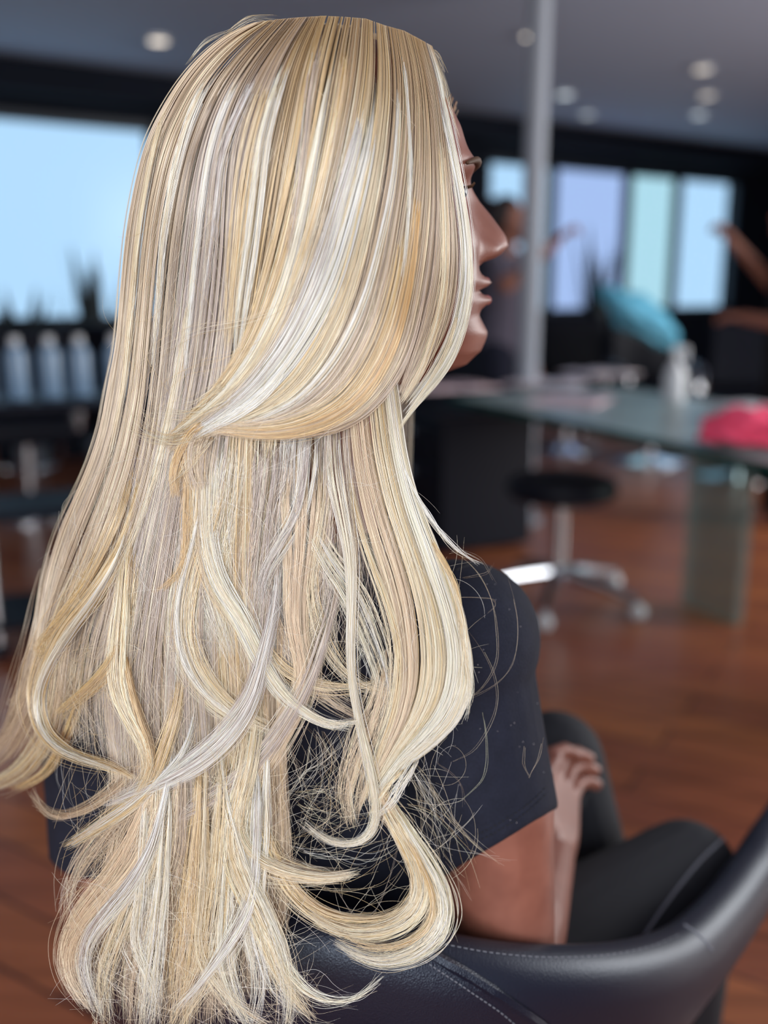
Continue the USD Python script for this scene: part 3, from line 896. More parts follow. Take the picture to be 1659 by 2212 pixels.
# grained outer panel left of the seam, laid over the shell
seat_c = np.array([.02, .80, .44])
obj('seat', rbox(tuple(seat_c), (.46, .46, .12), .05, math.radians(40)), M['leather'], chair)
obj('column', cyl((.05, .82, .03), (.05, .82, .385), .035), M['chrome'], chair)
obj('base_plate', lathe([(0, 0), (.3, 0), (.3, .012), (.1, .03), (0, .035)], 48).apply_translation([.05, .82, 0]), M['chrome'], chair)
fr = spline([(.22, .98, .40), (.36, 1.14, .2), (.5, 1.22, .16), (.62, 1.08, .16), (.5, .98, .2), (.34, .86, .38)], 50)
obj('footrest', tube_mesh(fr, .013), M['chrome'], chair)

# ------------------------------------------------------------------ hair
ctrl = np.array([(545, 45, .655), (700, 32, .650), (860, 62, .650), (950, 120, .655), (345, 230, .655), (265, 480, .652), (640, 150, .612), (480, 170, .630), (800, 160, .615), (640, 400, .588), (450, 400, .602), (850, 400, .590), (950, 400, .612),
                 (1010, 500, .640), (1005, 680, .640), (640, 700, .588), (850, 700, .592), (400, 700, .603), (250, 750, .648), (870, 900, .622), (640, 950, .600), (400, 950, .604), (200, 950, .660),
                 (940, 1150, .630), (640, 1200, .613), (400, 1200, .612), (250, 1200, .628), (100, 1200, .685), (1010, 1420, .640), (800, 1450, .628), (600, 1450, .622), (400, 1450, .620), (200, 1450, .635), (60, 1500, .69), (0, 1650, .72),
                 (830, 1700, .635), (600, 1750, .632), (350, 1750, .625), (150, 1750, .650), (950, 1950, .645), (700, 2000, .632), (500, 2000, .628), (300, 2000, .628), (150, 2000, .638), (400, 2200, .626), (700, 2200, .628), (200, 2200, .634)], float)
_rbf = RBFInterpolator(ctrl[:, :2] / 1000, ctrl[:, 2], kernel='thin_plate_spline', smoothing=2e-5)


def cast_grid(mesh, gx, gy):
    """Depth of a mesh on a pixel grid, splatted from points over its faces."""
    p, _ = trimesh.sample.sample_surface(mesh, 90000, seed=3)
    q = p - [0, 0, CZ]
    d = q @ np.array([0, CP, -SP])
    x, y = W / 2 + F * q[:, 0] / d, H / 2 - F * (q @ np.array([0, SP, CP])) / d
    i, j = np.round((x - gx[0]) / (gx[1] - gx[0])).astype(int), np.round((y - gy[0]) / (gy[1] - gy[0])).astype(int)
    o = np.full((len(gx), len(gy)), 9.0)
    ok = (i >= 0) & (j >= 0) & (i < len(gx)) & (j < len(gy)) & (d > 0)
    np.minimum.at(o, (i[ok], j[ok]), d[ok])
    return o


def surf(px, py):
    q = np.stack([np.ravel(px), np.ravel(py)], 1)
    return _grid(np.clip(q, [-199, -99], [1299, 2399])).reshape(np.shape(px))


TONE = {k: np.array(lin(*v)) for k, v in dict(white=(248, 245, 238), plat=(246, 236, 212), cream=(241, 221, 184), gold=(231, 198, 136), deepgold=(216, 174, 106), beige=(219, 194, 160), ash=(204, 185, 168), mauve=(193, 176, 169),
                                               peach=(234, 207, 172), brown=(178, 147, 112), root=(192, 154, 98), shade=(150, 130, 112)).items()}
MIX = {
    'beige': dict(beige=.5, ash=.25, cream=.15, brown=.1), 'ash': dict(ash=.45, mauve=.3, beige=.15, plat=.1), 'plat': dict(plat=.5, white=.3, cream=.2), 'white': dict(white=.7, plat=.3),
    'gold': dict(gold=.55, cream=.3, beige=.15), 'deepgold': dict(deepgold=.5, gold=.5), 'peach': dict(peach=.7, cream=.2, beige=.1), 'mixed': dict(beige=.3, cream=.25, ash=.2, gold=.15, plat=.1),
    'cream': dict(cream=.6, plat=.25, gold=.15), 'silver': dict(white=.45, mauve=.3, plat=.25), 'under': dict(shade=.35, brown=.3, beige=.35), 'warm': dict(peach=.4, beige=.35, brown=.15, gold=.1)}

hair_mat = usdkit.material(stage, '/World/Looks/blonde_hair', {
    'a': ('attribute', {'attribute': 'tint'}), 'd': ('diffuse_bsdf', {}), 
    'h': ('hair_bsdf', {'component': 'reflection', 'offset': .06, 'roughness_u': .16, 'roughness_v': .55}),
    'w': ('mix', {'fac': .55, 'color2': (1, 1, 1)}), 'm2': ('mix_closure', {'fac': .32})},
    [('a.color', 'd.color'), ('a.color', 'w.color1'), ('w.color', 'h.color'), ('d.BSDF', 'm2.closure1'), ('h.BSDF', 'm2.closure2')], surface='m2.closure')

# the under-layer of hair that covers the skull
cap = head_mesh(1.0, .55)
v = cap.vertices.copy()
keep = np.array([.0, 0, .012])
rad = v - keep
v = v + rad / (np.linalg.norm(rad, axis=1, keepdims=True) + 1e-9) * .006
capm = to_man(trimesh.Trimesh(v, cap.faces, process=False))
face_cut = m3.Manifold.hull_points(np.array([(x, y, z) for x, z in ((.03, -.2), (.035, .02), (.025, .075), (-.005, .125), (.2, .13), (.2, -.2)) for y in (-.2, .2)]))
capm = capm - face_cut
hair = obj('hair', placed(to_tri(capm), HC, YAW), mat('hair_underlayer', lin(172, 146, 116), .7, bump=(300, .001, .5)), woman, smooth=True, label='very long layered blonde hair with pale highlights and curled ends')
TOTAL = [0, 0]
# depth of the hair's surface: the traced one, but never inside the skull, the t-shirt or the chair
_gx, _gy = np.arange(-200, 1301, 30.0), np.arange(-100, 2401, 30.0)
_sd = _rbf(np.stack(np.meshgrid(_gx, _gy, indexing='ij'), -1).reshape(-1, 2) / 1000).reshape(len(_gx), len(_gy))
_sd = np.clip(_sd, .56, .75)
_lowpoly = placed(to_tri(capm.set_tolerance(.001)), HC, YAW)
_dh = cast_grid(_lowpoly, _gx, _gy)
_mask = np.where(_dh < 8, _dh - .021, 9)
_s2 = np.minimum(_sd, _mask)
_bt = cast_grid(tee, _gx, _gy)
_s2 = np.minimum(_s2, np.where(_bt < 8, _bt - .02, 9))
_s2 = gaussian_filter(np.minimum(_s2, minimum_filter(_s2, 3)), 1.3)
_grid = RegularGridInterpolator((_gx, _gy), _s2)


def smooth_noise(n, K, f, r):
    """n smooth random curves of K samples, about f bumps each."""
    m = max(3, int(f) + 2)
    c = r.normal(0, 1, (n, m))
    x = np.linspace(0, m - 1.001, K)
    i = x.astype(int)
    t = x - i
    t = t * t * (3 - 2 * t)
    return c[:, i] * (1 - t) + c[:, i + 1] * t


def lock(A, B, n, mix, dd=0.0, thick=.006, bulge=.004, clump=14, frizz=2.5, tip=.10, root=0.0, width=.00022, soft=False, dive=0.0, reach=.16, coher=.36, name='lock', cross=.10, start=.0, tone=1.0):
    """Strands that fill the ribbon between the edge curves A and B (pixels; laid at their real depth over the head and back)."""
    r = np.random.default_rng(1000 + TOTAL[1])
    TOTAL[1] += 1
    n = max(3, int(n * .5)) if n > 60 else n
    L = np.linalg.norm(np.diff(spline((np.array(A)[[0, -1]] if len(A) < 3 else A), 30)[:, :2], axis=0), axis=1).sum()
    K = int(np.clip(L / 70, 7, 26))
    G = 90
    a, b = spline(A, G), spline(B, G)
    nc = max(2, n // clump)
    cu = np.sort(r.uniform(-1, 1, nc))
    cv = r.uniform(0, 1, nc)
    which = r.integers(0, nc, n)
    sp = 1.6 / nc
    u0 = cu[which] + r.normal(0, sp * .55, n)
    u0 = np.where(np.abs(u0) > 1.04, r.uniform(-1, 1, n), u0)
    if soft:   # ragged sides: most strands near the middle, a few astray
        u0 = np.sign(u0) * np.abs(u0) ** 1.25 * 1.08
        astray = r.random(n) < .09
        u0 = np.where(astray, u0 * r.uniform(1.2, 2.2, n), u0)
    v0 = np.clip(cv[which] + r.normal(0, .25, n), 0, 1)
    drift = smooth_noise(nc, K, 2.0, r)[which] * cross * .6 + smooth_noise(n, K, 2.5, r) * cross * .35
    tt = np.linspace(0, 1, K)[None] * (1 - np.minimum(r.exponential(tip * .5, n), .45))[:, None]
    t0 = r.uniform(0, start, n)[:, None] if start else 0
    tt = t0 + tt * (1 - t0)
    gi = np.clip(tt * (G - 1), 0, G - 1.001)
    i0 = gi.astype(int)
    fr = (gi - i0)[..., None]
    pa, pb = a[i0] * (1 - fr) + a[i0 + 1] * fr, b[i0] * (1 - fr) + b[i0 + 1] * fr
    u = u0[:, None] + drift * tt**.7
    xy = (pa + pb)[..., :2] / 2 + (pb - pa)[..., :2] / 2 * u[..., None]
    fz = frizz * tt**1.4
    xy = xy + np.stack([smooth_noise(n, K, 3, r) * fz, smooth_noise(n, K, 3, r) * fz * .6], -1)
    ex = (pa[..., 2] + pb[..., 2]) / 2 if a.shape[1] > 2 else 0.0
    depth = surf(xy[..., 0], xy[..., 1]) + dd + ex + dive * np.clip(1 - tt / reach, 0, 1) ** 1.2 + v0[:, None] * thick - bulge * np.clip(1 - u**2, 0, 1) + smooth_noise(n, K, 2, r) * .0007
    pts = P(xy[..., 0], xy[..., 1], depth)
    names = list(MIX[mix])
    pr = np.array([MIX[mix][k] for k in names])
    ctone = r.choice(len(names), nc, p=pr / pr.sum())
    pick = np.where(r.random(n) < coher, ctone[which], r.choice(len(names), n, p=pr / pr.sum()))
    col = np.array([TONE[k] for k in names])[pick] * (1 + r.normal(0, .13, (n, 1))) * np.where(r.random((n, 1)) < .10, .72, 1.0) * tone
    col = np.clip(col, .02, .93)[:, None].repeat(K, 1)
    if root:
        k = np.clip(1 - tt / root, 0, 1)[..., None] ** .8
        k = k * np.clip(.75 + r.normal(0, .25, (n, 1, 1)), 0, 1)
        col = col * (1 - k) + TONE['root'] * k
    w = width * r.uniform(.7, 1.25, (n, 1)) * np.interp(np.linspace(0, 1, K), [0, .7, 1], [1, .95, .35])[None]
    c = UsdGeom.BasisCurves.Define(stage, path_for(name, hair))
    c.CreateTypeAttr('cubic'), c.CreateBasisAttr('catmullRom'), c.CreateWrapAttr('pinned')
    c.CreatePointsAttr(Vt.Vec3fArray.FromNumpy(pts.reshape(-1, 3).astype(np.float32)))
    c.CreateCurveVertexCountsAttr(Vt.IntArray([K] * n))
    c.CreateWidthsAttr(Vt.FloatArray.FromNumpy(w.ravel().astype(np.float32)))
    c.SetWidthsInterpolation('vertex')
    pv = UsdGeom.PrimvarsAPI(c).CreatePrimvar('tint', Sdf.ValueTypeNames.Color3fArray, 'vertex')
    pv.Set(Vt.Vec3fArray.FromNumpy(col.reshape(-1, 3).astype(np.float32)))
    UsdShade.MaterialBindingAPI.Apply(c.GetPrim()).Bind(hair_mat)
    TOTAL[0] += n * K
    return c


def ribbon(pts, w, n, mix, ext=0, **kw):
    """A lock about a centre line: w = half widths in pixels along it; ext: how far (pixels) it is carried on upwards, under the hair above it."""
    if ext:
        p0, p1 = np.array(pts[0][:2], float), np.array(pts[1][:2], float)
        t0 = (p0 - p1) / np.linalg.norm(p0 - p1)
        if t0[1] < .2:
            a = p0 + (t0 * .8 + [0, -.3]) * ext * .45
            b = a + np.array([t0[0] * .25, -1.0]) * ext * .55
            tail = tuple(pts[0][2:])
            pts = [(*b, *tail), (*a, *tail)] + list(pts)
            w = [w[0] * .5, w[0] * .9] + list(w)
        else:
            ext = 0
    if ext:
        kw = {'reach': .16 + .5 * ext / (ext + 500), **kw}
    c = spline([(*q, 0.0) if len(q) == 2 else q for q in pts], 60)
    t = np.gradient(c[:, :2], axis=0)
    t /= np.linalg.norm(t, axis=1, keepdims=True) + 1e-9
    k = np.ones(7) / 7
    t = np.stack([np.convolve(np.pad(t[:, i], 3, mode='edge'), k, 'valid') for i in range(2)], 1)
    t /= np.linalg.norm(t, axis=1, keepdims=True) + 1e-9
    nrm = np.stack([-t[:, 1], t[:, 0]], 1)
    ww = np.interp(np.linspace(0, 1, 60), np.linspace(0, 1, len(w)), w)[:, None] * np.interp(np.linspace(0, 1, 60), [0, .15, 1], [.55, 1, 1.05])[:, None]
    a, b = c.copy(), c.copy()
    a[:, :2] += nrm * ww
    b[:, :2] -= nrm * ww
    kw = {'soft': True, 'dive': .024, **kw}
    kw['start'] = max(kw.get('start', 0), .2)
    return lock(a, b, int(n * 1.25), mix, **kw)


# key curves from the parting down; neighbours bound one lock
KC = [
    [(545, 50), (470, 85), (400, 150), (345, 230), (310, 300), (285, 390), (265, 500), (253, 620), (243, 740), (225, 830), (205, 930), (170, 1030), (120, 1140), (90, 1250), (76, 1370), (58, 1470), (25, 1560), (-40, 1650)],
    [(575, 45), (500, 92), (430, 165), (380, 255), (345, 350), (320, 470), (305, 600), (293, 740), (280, 860), (255, 980), (215, 1100), (170, 1210), (125, 1310), (100, 1400), (90, 1480), (70, 1560), (30, 1640)],
    [(600, 42), (540, 105), (480, 185), (435, 285), (405, 395), (385, 520), (370, 650), (358, 780), (345, 900), (325, 1020), (295, 1130), (265, 1240), (235, 1350), (215, 1440), (210, 1540), (230, 1640)],
    [(640, 38), (585, 108), (530, 200), (497, 310), (487, 420), (482, 540), (470, 670), (455, 790), (435, 890), (415, 980), (395, 1080), (378, 1190), (362, 1300), (350, 1420), (345, 1540), (350, 1680), (345, 1800)],
    [(672, 36), (627, 118), (592, 220), (565, 330), (545, 450), (530, 560), (518, 680), (508, 780), (500, 880), (490, 980), (478, 1100), (470, 1220), (465, 1350), (470, 1480), (480, 1620), (500, 1760)],
    [(705, 34), (672, 140), (650, 270), (628, 400), (605, 530), (580, 650), (560, 760), (548, 860), (545, 960), (545, 1080), (545, 1200), (550, 1330), (560, 1450), (575, 1600), (590, 1760)],
]
for k, (n, mx, dd) in enumerate([(620, 'beige', .004), (900, 'beige', .003), (1250, 'ash', .002), (1100, 'ash', .004), (900, 'gold', .006)]):
    lock(KC[k], KC[k + 1], n, mx, dd=dd, thick=.012, bulge=.003, clump=11, root=.20, tip=.12, frizz=3, cross=.16)
# pale streaks over the back of the head
for pts, w, n, mx in [
    ([(505, 100), (440, 190), (400, 290), (372, 400), (352, 520), (340, 660), (330, 800)], [10, 9, 6, 3], 80, 'plat'),
    ([(560, 90), (500, 200), (462, 300), (440, 420), (425, 540), (410, 680), (400, 820)], [8, 10, 9, 3], 90, 'white'),
    ([(585, 100), (525, 220), (480, 330), (462, 450), (450, 560), (430, 700)], [6, 9, 10, 4], 80, 'silver'),
    ([(640, 80), (600, 190), (570, 300), (555, 420), (540, 540), (520, 680), (508, 800)], [10, 14, 14, 6], 150, 'plat'),
    ([(400, 160), (352, 260), (322, 380), (300, 520), (285, 680), (268, 840), (235, 1000)], [6, 8, 8, 4], 80, 'cream'),
    ([(610, 110), (560, 230), (530, 350), (512, 480), (500, 620), (490, 760)], [14, 18, 16, 6], 200, 'gold'),
    ([(520, 120), (455, 230), (415, 340), (392, 460), (375, 600), (362, 760), (350, 900)], [5, 7, 8, 4], 70, 'under'),
    ([(420, 560), (405, 680), (385, 800), (360, 920), (330, 1040), (290, 1160), (240, 1260)], [6, 8, 8, 4], 60, 'cream'),
]:
    ribbon(pts, w, n, mx, dd=-.0015, thick=.003, bulge=.001, root=.08, tip=.25, frizz=3, start=.1)

FR = [
    [(690, 34), (655, 150), (632, 280), (605, 420), (572, 560), (535, 690), (495, 780), (445, 850), (395, 910), (355, 945)],
    [(740, 36), (715, 150), (688, 300), (655, 450), (615, 600), (562, 725), (500, 820), (435, 885), (385, 930), (350, 965)],
    [(790, 40), (782, 160), (758, 300), (722, 450), (680, 600), (622, 725), (548, 830), (470, 900), (405, 945), (365, 980)],
    [(832, 55), (842, 180), (830, 330), (803, 480), (768, 620), (715, 745), (635, 850), (535, 905), (450, 925), (385, 965)],
    [(872, 66), (892, 180), (892, 330), (875, 480), (850, 620), (812, 745), (740, 855), (640, 912), (530, 925), (440, 930), (388, 970)],
    [(902, 82), (926, 190), (938, 330), (938, 480), (922, 620), (892, 755), (838, 855), (750, 925), (640, 946), (530, 946), (445, 935), (392, 985)],
]
for k, (n, mx, dd) in enumerate([(900, 'gold', .000), (1100, 'mixed', -.001), (1200, 'cream', -.001), (1300, 'beige', -.001), (1300, 'beige', -.002)]):
    lock(FR[k], FR[k + 1], n, mx, dd=dd, thick=.010, bulge=.003, clump=11, root=.22, tip=.10, frizz=3, cross=.16)
for pts, w, n, mx in [
    ([(735, 60), (700, 220), (668, 380), (632, 540), (590, 670), (540, 770), (480, 850), (415, 905), (370, 940)], [4, 8, 14, 18, 14, 5], 230, 'plat'),
    ([(760, 80), (730, 230), (695, 400), (650, 560), (600, 690), (535, 800), (460, 875), (400, 925)], [6, 10, 14, 8], 170, 'cream'),
    ([(800, 130), (775, 290), (735, 440), (690, 590), (630, 720), (550, 830), (460, 905), (395, 950)], [5, 14, 20, 18, 10], 260, 'silver'),
    ([(812, 160), (800, 300), (765, 450), (720, 600), (655, 730), (570, 840), (470, 915), (400, 955)], [5, 14, 18, 16, 8], 230, 'white'),
    ([(700, 40), (672, 180), (655, 320), (640, 450), (620, 560)], [12, 10, 8, 4], 110, 'ash'),
    ([(760, 45), (745, 130), (725, 260), (690, 420), (655, 560)], [10, 10, 8, 4], 120, 'gold'),
    ([(858, 66), (862, 220), (850, 380), (822, 520), (785, 650), (725, 770), (640, 865), (540, 915)], [4, 6, 8, 10, 6], 120, 'plat'),
    ([(845, 62), (868, 120), (880, 220), (885, 340), (882, 470), (868, 600)], [3, 4, 5, 3], 50, 'white'),
    ([(905, 300), (900, 480), (878, 640), (838, 770), (770, 870), (670, 925), (560, 938), (460, 925)], [6, 12, 18, 20, 12], 260, 'deepgold'),
    ([(880, 420), (860, 580), (822, 720), (755, 840), (660, 905), (550, 925), (450, 920)], [6, 10, 13, 10], 150, 'gold'),
    ([(640, 760), (570, 850), (490, 905), (420, 935), (385, 975)], [10, 14, 14, 10], 130, 'white'),
    ([(470, 905), (420, 935), (390, 985), (378, 1030), (382, 1075)], [16, 16, 12, 8], 150, 'deepgold'),
    ([(450, 920), (425, 960), (420, 1010), (432, 1060)], [22, 26, 22, 14], 170, 'beige'),
]:
    ribbon(pts, w, n, mx, dd=-.004, thick=.003, bulge=.002, root=.06, tip=.12, frizz=2.5, start=.08)
# loose ends of the swept-back layer
for pts, n in [([(520, 850), (430, 890), (350, 885), (300, 880)], 10), ([(500, 820), (420, 870), (370, 885)], 14), ([(470, 920), (380, 950), (300, 930), (270, 890)], 12), ([(430, 930), (350, 940), (300, 900), (275, 880)], 10),
               ([(480, 930), (420, 1000), (370, 1050), (350, 1070)], 12), ([(640, 690), (500, 770), (380, 810), (240, 920)], 4), ([(700, 600), (560, 690), (420, 720), (300, 780)], 4)]:
    ribbon(pts, [8, 14, 18], n, 'cream', dd=-.008, thick=.003, bulge=0, frizz=7, cross=.5, tip=.3, width=.00016)

# face-framing pieces
FF = [
    [(902, 82), (926, 190), (938, 330), (938, 480), (926, 600), (905, 700), (880, 790), (862, 850)],
    [(920, 92), (945, 180), (960, 270), (972, 370), (985, 470), (990, 570), (980, 660), (955, 740), (915, 810), (875, 870)],
    [(934, 100), (955, 170), (968, 260), (987, 345), (1006, 430), (1018, 510), (1022, 595), (1010, 680), (982, 760), (938, 830), (890, 882)],
]
lock(FF[0], FF[1], 900, 'beige', dd=.000, thick=.010, bulge=.002, clump=11, root=.1, frizz=2, cross=.08)
lock(FF[1], FF[2], 520, 'plat', dd=.002, thick=.006, bulge=.002, clump=12, root=.04, frizz=2, cross=.08)
for pts, w, n, mx in [
    ([(925, 100), (950, 200), (974, 310), (994, 410), (1008, 510), (1011, 600), (997, 690), (962, 775), (912, 845), (872, 892)], [6, 9, 8, 9, 8, 6], 150, 'white'),
    ([(940, 210), (950, 330), (958, 450), (960, 560), (950, 660), (925, 750), (892, 830), (862, 870)], [8, 10, 10, 6], 130, 'cream'),
    ([(1008, 480), (1018, 570), (1014, 660), (990, 750), (950, 820), (905, 870), (868, 915)], [3, 7, 9, 7, 4], 80, 'plat'),
    ([(1000, 640), (975, 740), (935, 820), (895, 880), (862, 930)], [4, 7, 6, 3], 50, 'cream'),
]:
    ribbon(pts, w, n, mx, dd=-.002, thick=.003, bulge=.001, root=.03, tip=.12, frizz=1.5)

# lengths that come out under the swept layer
UL = [
    [(842, 760), (862, 850), (876, 960), (906, 1080), (946, 1180), (982, 1280), (1010, 1380), (1017, 1455), (1003, 1530), (958, 1592), (895, 1642), (838, 1690), (812, 1740)],
    [(812, 760), (828, 850), (842, 960), (872, 1095), (912, 1215), (946, 1320), (962, 1420), (950, 1505), (912, 1572), (862, 1630), (818, 1690)],
    [(778, 760), (790, 855), (802, 970), (828, 1090), (865, 1205), (892, 1310), (902, 1420), (895, 1500), (868, 1575), (832, 1640), (802, 1700)],
    [(745, 760), (752, 860), (758, 960), (775, 1070), (802, 1180), (830, 1280), (850, 1390), (856, 1480), (842, 1565), (812, 1640), (782, 1715), (768, 1765)],
]
for k, (n, mx, dd) in enumerate([(1000, 'plat', .004), (900, 'cream', .006), (800, 'peach', .008)]):
    lock(UL[k], UL[k + 1], n, mx, dd=dd, thick=.008, bulge=.006, clump=12, frizz=3, cross=.12, tip=.12)
MF = [[(430, 860), (420, 980), (415, 1100), (410, 1220), (400, 1340), (400, 1460)], [(520, 860), (505, 980), (495, 1100), (490, 1220), (490, 1340), (500, 1470)],
      [(610, 860), (600, 980), (590, 1100), (580, 1220), (575, 1340), (580, 1480)], [(690, 860), (685, 980), (680, 1100), (675, 1220), (665, 1340), (660, 1460)], [(765, 860), (765, 980), (775, 1090), (790, 1200), (800, 1300), (800, 1400)]]
for k, (n, mx) in enumerate([(900, 'plat'), (800, 'cream'), (700, 'silver'), (520, 'ash')]):
    lock(MF[k], MF[k + 1], n, mx, dd=.011, thick=.010, bulge=.003, clump=9, frizz=6, cross=.3, tip=.35)
for pts, w, n, mx, dd in [
    ([(720, 870), (722, 1000), (738, 1100), (755, 1200), (758, 1300), (757, 1400), (765, 1500), (786, 1600), (805, 1690), (812, 1765), (796, 1805), (745, 1824), (690, 1804), (652, 1772)], [24, 20, 15, 11, 8, 7, 7, 9, 8, 5, 3], 210, 'plat', .001),
    ([(672, 900), (662, 1020), (642, 1115), (602, 1185), (572, 1240), (560, 1310)], [18, 20, 18, 14, 5], 230, 'silver', .003),
    ([(650, 900), (652, 1040), (648, 1180), (640, 1290), (643, 1370), (656, 1440), (648, 1500), (615, 1570), (572, 1640), (535, 1700), (522, 1770), (548, 1830), (610, 1872), (690, 1895), (760, 1890)], [60, 50, 38, 28, 22, 18, 18, 20, 22, 20, 14, 8], 620, 'peach', .005),
    ([(590, 900), (575, 1020), (560, 1150), (548, 1280), (545, 1400), (560, 1500)], [50, 50, 45, 35, 20], 520, 'ash', .008),
    ([(500, 900), (480, 1020), (462, 1140), (450, 1240), (470, 1330), (500, 1420)], [60, 62, 55, 45, 22], 700, 'plat', .006),
    ([(440, 1000), (438, 1100), (445, 1180), (470, 1260), (520, 1340), (560, 1420), (612, 1500), (680, 1552), (745, 1572), (775, 1552)], [30, 32, 28, 24, 20, 17, 14, 10, 5], 420, 'plat', .002),
    ([(430, 1060), (425, 1140), (435, 1210), (460, 1280), (500, 1350)], [14, 20, 20, 8], 160, 'gold', .001),
    ([(450, 1130), (425, 1210), (405, 1290), (400, 1370), (425, 1450), (480, 1520), (545, 1562), (580, 1575)], [26, 30, 32, 32, 30, 24, 14], 470, 'cream', .003),
    ([(415, 1180), (392, 1270), (386, 1360), (410, 1450), (465, 1520), (540, 1568)], [6, 9, 10, 9, 5], 110, 'white', .000),
    ([(405, 1040), (402, 1130), (398, 1200), (385, 1250), (350, 1275), (328, 1276)], [12, 12, 10, 6, 2], 100, 'deepgold', -.001),
    ([(408, 1000), (402, 1080), (400, 1170), (392, 1260), (380, 1400), (375, 1550)], [14, 18, 18, 14], 200, 'silver', .006),
    ([(690, 1150), (672, 1260), (690, 1360), (735, 1440), (800, 1490), (850, 1500)], [16, 18, 16, 12, 6], 90, 'cream', .008),
    ([(560, 1380), (598, 1440), (660, 1478), (740, 1490), (810, 1478)], [10, 12, 12, 6], 130, 'gold', .006),
    ([(640, 1380), (690, 1460), (760, 1520), (830, 1560)], [30, 34, 30, 16], 110, 'beige', .012),
    ([(700, 1200), (760, 1290), (800, 1380), (830, 1470), (840, 1560)], [24, 30, 24, 12], 150, 'plat', .007),
    ([(790, 1180), (830, 1290), (858, 1400), (850, 1520), (812, 1640), (790, 1740)], [10, 13, 13, 8], 150, 'cream', .004),
    ([(565, 1430), (540, 1510), (492, 1585), (425, 1645), (345, 1690), (270, 1722), (225, 1740)], [10, 16, 20, 20, 16, 8], 340, 'silver', -.004),
    ([(690, 1400), (660, 1480), (615, 1560), (555, 1640), (490, 1700), (420, 1745), (350, 1780)], [14, 18, 20, 18, 8], 260, 'ash', .000),
    ([(345, 1640), (318, 1700), (262, 1752), (195, 1795), (138, 1832)], [14, 17, 17, 12, 5], 220, 'gold', -.003),
    ([(330, 1700), (250, 1762), (190, 1798), (140, 1830)], [6, 9, 9, 3], 90, 'white', -.005),
]:
    ribbon(pts, w, n, mx, ext=0 if pts[0][1] < 1000 else 260, dd=dd, thick=.006, bulge=.004, clump=10, frizz=5, cross=.28, tip=.22, start=.04)

# left curls
for pts, w, n, mx, dd in [
    ([(235, 1180), (190, 1260), (135, 1335), (92, 1385), (74, 1410), (95, 1418), (150, 1392)], [24, 24, 20, 14, 8, 4, 2], 240, 'gold', .000),
    ([(200, 1280), (140, 1350), (98, 1430), (78, 1500), (88, 1565), (125, 1612), (185, 1640), (240, 1655), (295, 1685)], [22, 24, 24, 22, 20, 18, 14, 10, 4], 380, 'gold', -.002),
    ([(215, 1270), (150, 1360), (105, 1430), (80, 1500), (86, 1570), (130, 1620), (200, 1648), (262, 1672)], [5, 9, 10, 9, 9, 9, 5], 130, 'plat', -.006),
    ([(272, 1300), (262, 1370), (240, 1430), (192, 1482), (135, 1530), (118, 1545)], [14, 18, 20, 20, 14, 8], 240, 'gold', .000),
    ([(262, 1340), (255, 1430), (262, 1505), (296, 1578), (322, 1640), (312, 1692), (285, 1720)], [14, 22, 26, 24, 18, 12, 6], 320, 'cream', -.003),
    ([(300, 1560), (320, 1620), (318, 1680), (290, 1720)], [10, 12, 10, 4], 90, 'deepgold', -.005),
    ([(330, 1620), (260, 1690), (190, 1742), (120, 1762), (80, 1742), (70, 1705)], [16, 16, 14, 10, 6, 4], 160, 'beige', .01),
    ([(75, 1440, .0), (45, 1540, .0), (10, 1620, .01), (-50, 1665, .02)], [26, 28, 28, 20], 260, 'beige', .02),
    ([(110, 1540, .0), (70, 1620, .01), (20, 1672, .02), (-40, 1700, .03)], [26, 28, 26, 14], 260, 'cream', .02),
    ([(130, 1600, .0), (98, 1660, .01), (50, 1695, .02), (20, 1702, .02)], [14, 16, 12, 5], 120, 'gold', .02),
    ([(180, 1400), (150, 1470), (160, 1540), (190, 1600)], [30, 34, 30, 20], 150, 'under', .02),
    ([(60, 1500, .02), (20, 1520, .02), (60, 1535, .01)], [10, 8, 4], 40, 'cream', .012),
]:
    ribbon(pts, w, n, mx, ext=240, dd=dd, thick=.006, bulge=.005, clump=11, frizz=4, cross=.2, tip=.16, start=.04)

# straight curtain down the back and the layered ends
BK = [
    [(235, 1250), (222, 1400), (228, 1550), (240, 1700), (215, 1850), (180, 1980), (150, 2080)],
    [(300, 1200), (290, 1400), (300, 1550), (310, 1700), (300, 1850), (290, 2000), (270, 2120), (260, 2180)],
    [(380, 1150), (372, 1350), (380, 1550), (385, 1720), (385, 1880), (385, 2020), (375, 2150), (360, 2230)],
    [(460, 1150), (458, 1350), (465, 1550), (470, 1720), (468, 1880), (462, 2020), (455, 2140), (450, 2230)],
    [(550, 1200), (548, 1380), (552, 1550), (560, 1720), (560, 1880), (548, 2000), (535, 2090), (540, 2180)],
    [(620, 1380), (618, 1480), (618, 1600), (622, 1740), (628, 1880), (618, 1980), (600, 2060), (590, 2140)],
]
for k, (n, mx) in enumerate([(560, 'warm'), (1000, 'warm'), (1050, 'warm'), (1050, 'warm'), (750, 'warm')]):
    lock(BK[k], BK[k + 1], n, mx, dd=.012, thick=.010, bulge=.003, clump=11, frizz=7, cross=.22, tip=.45)
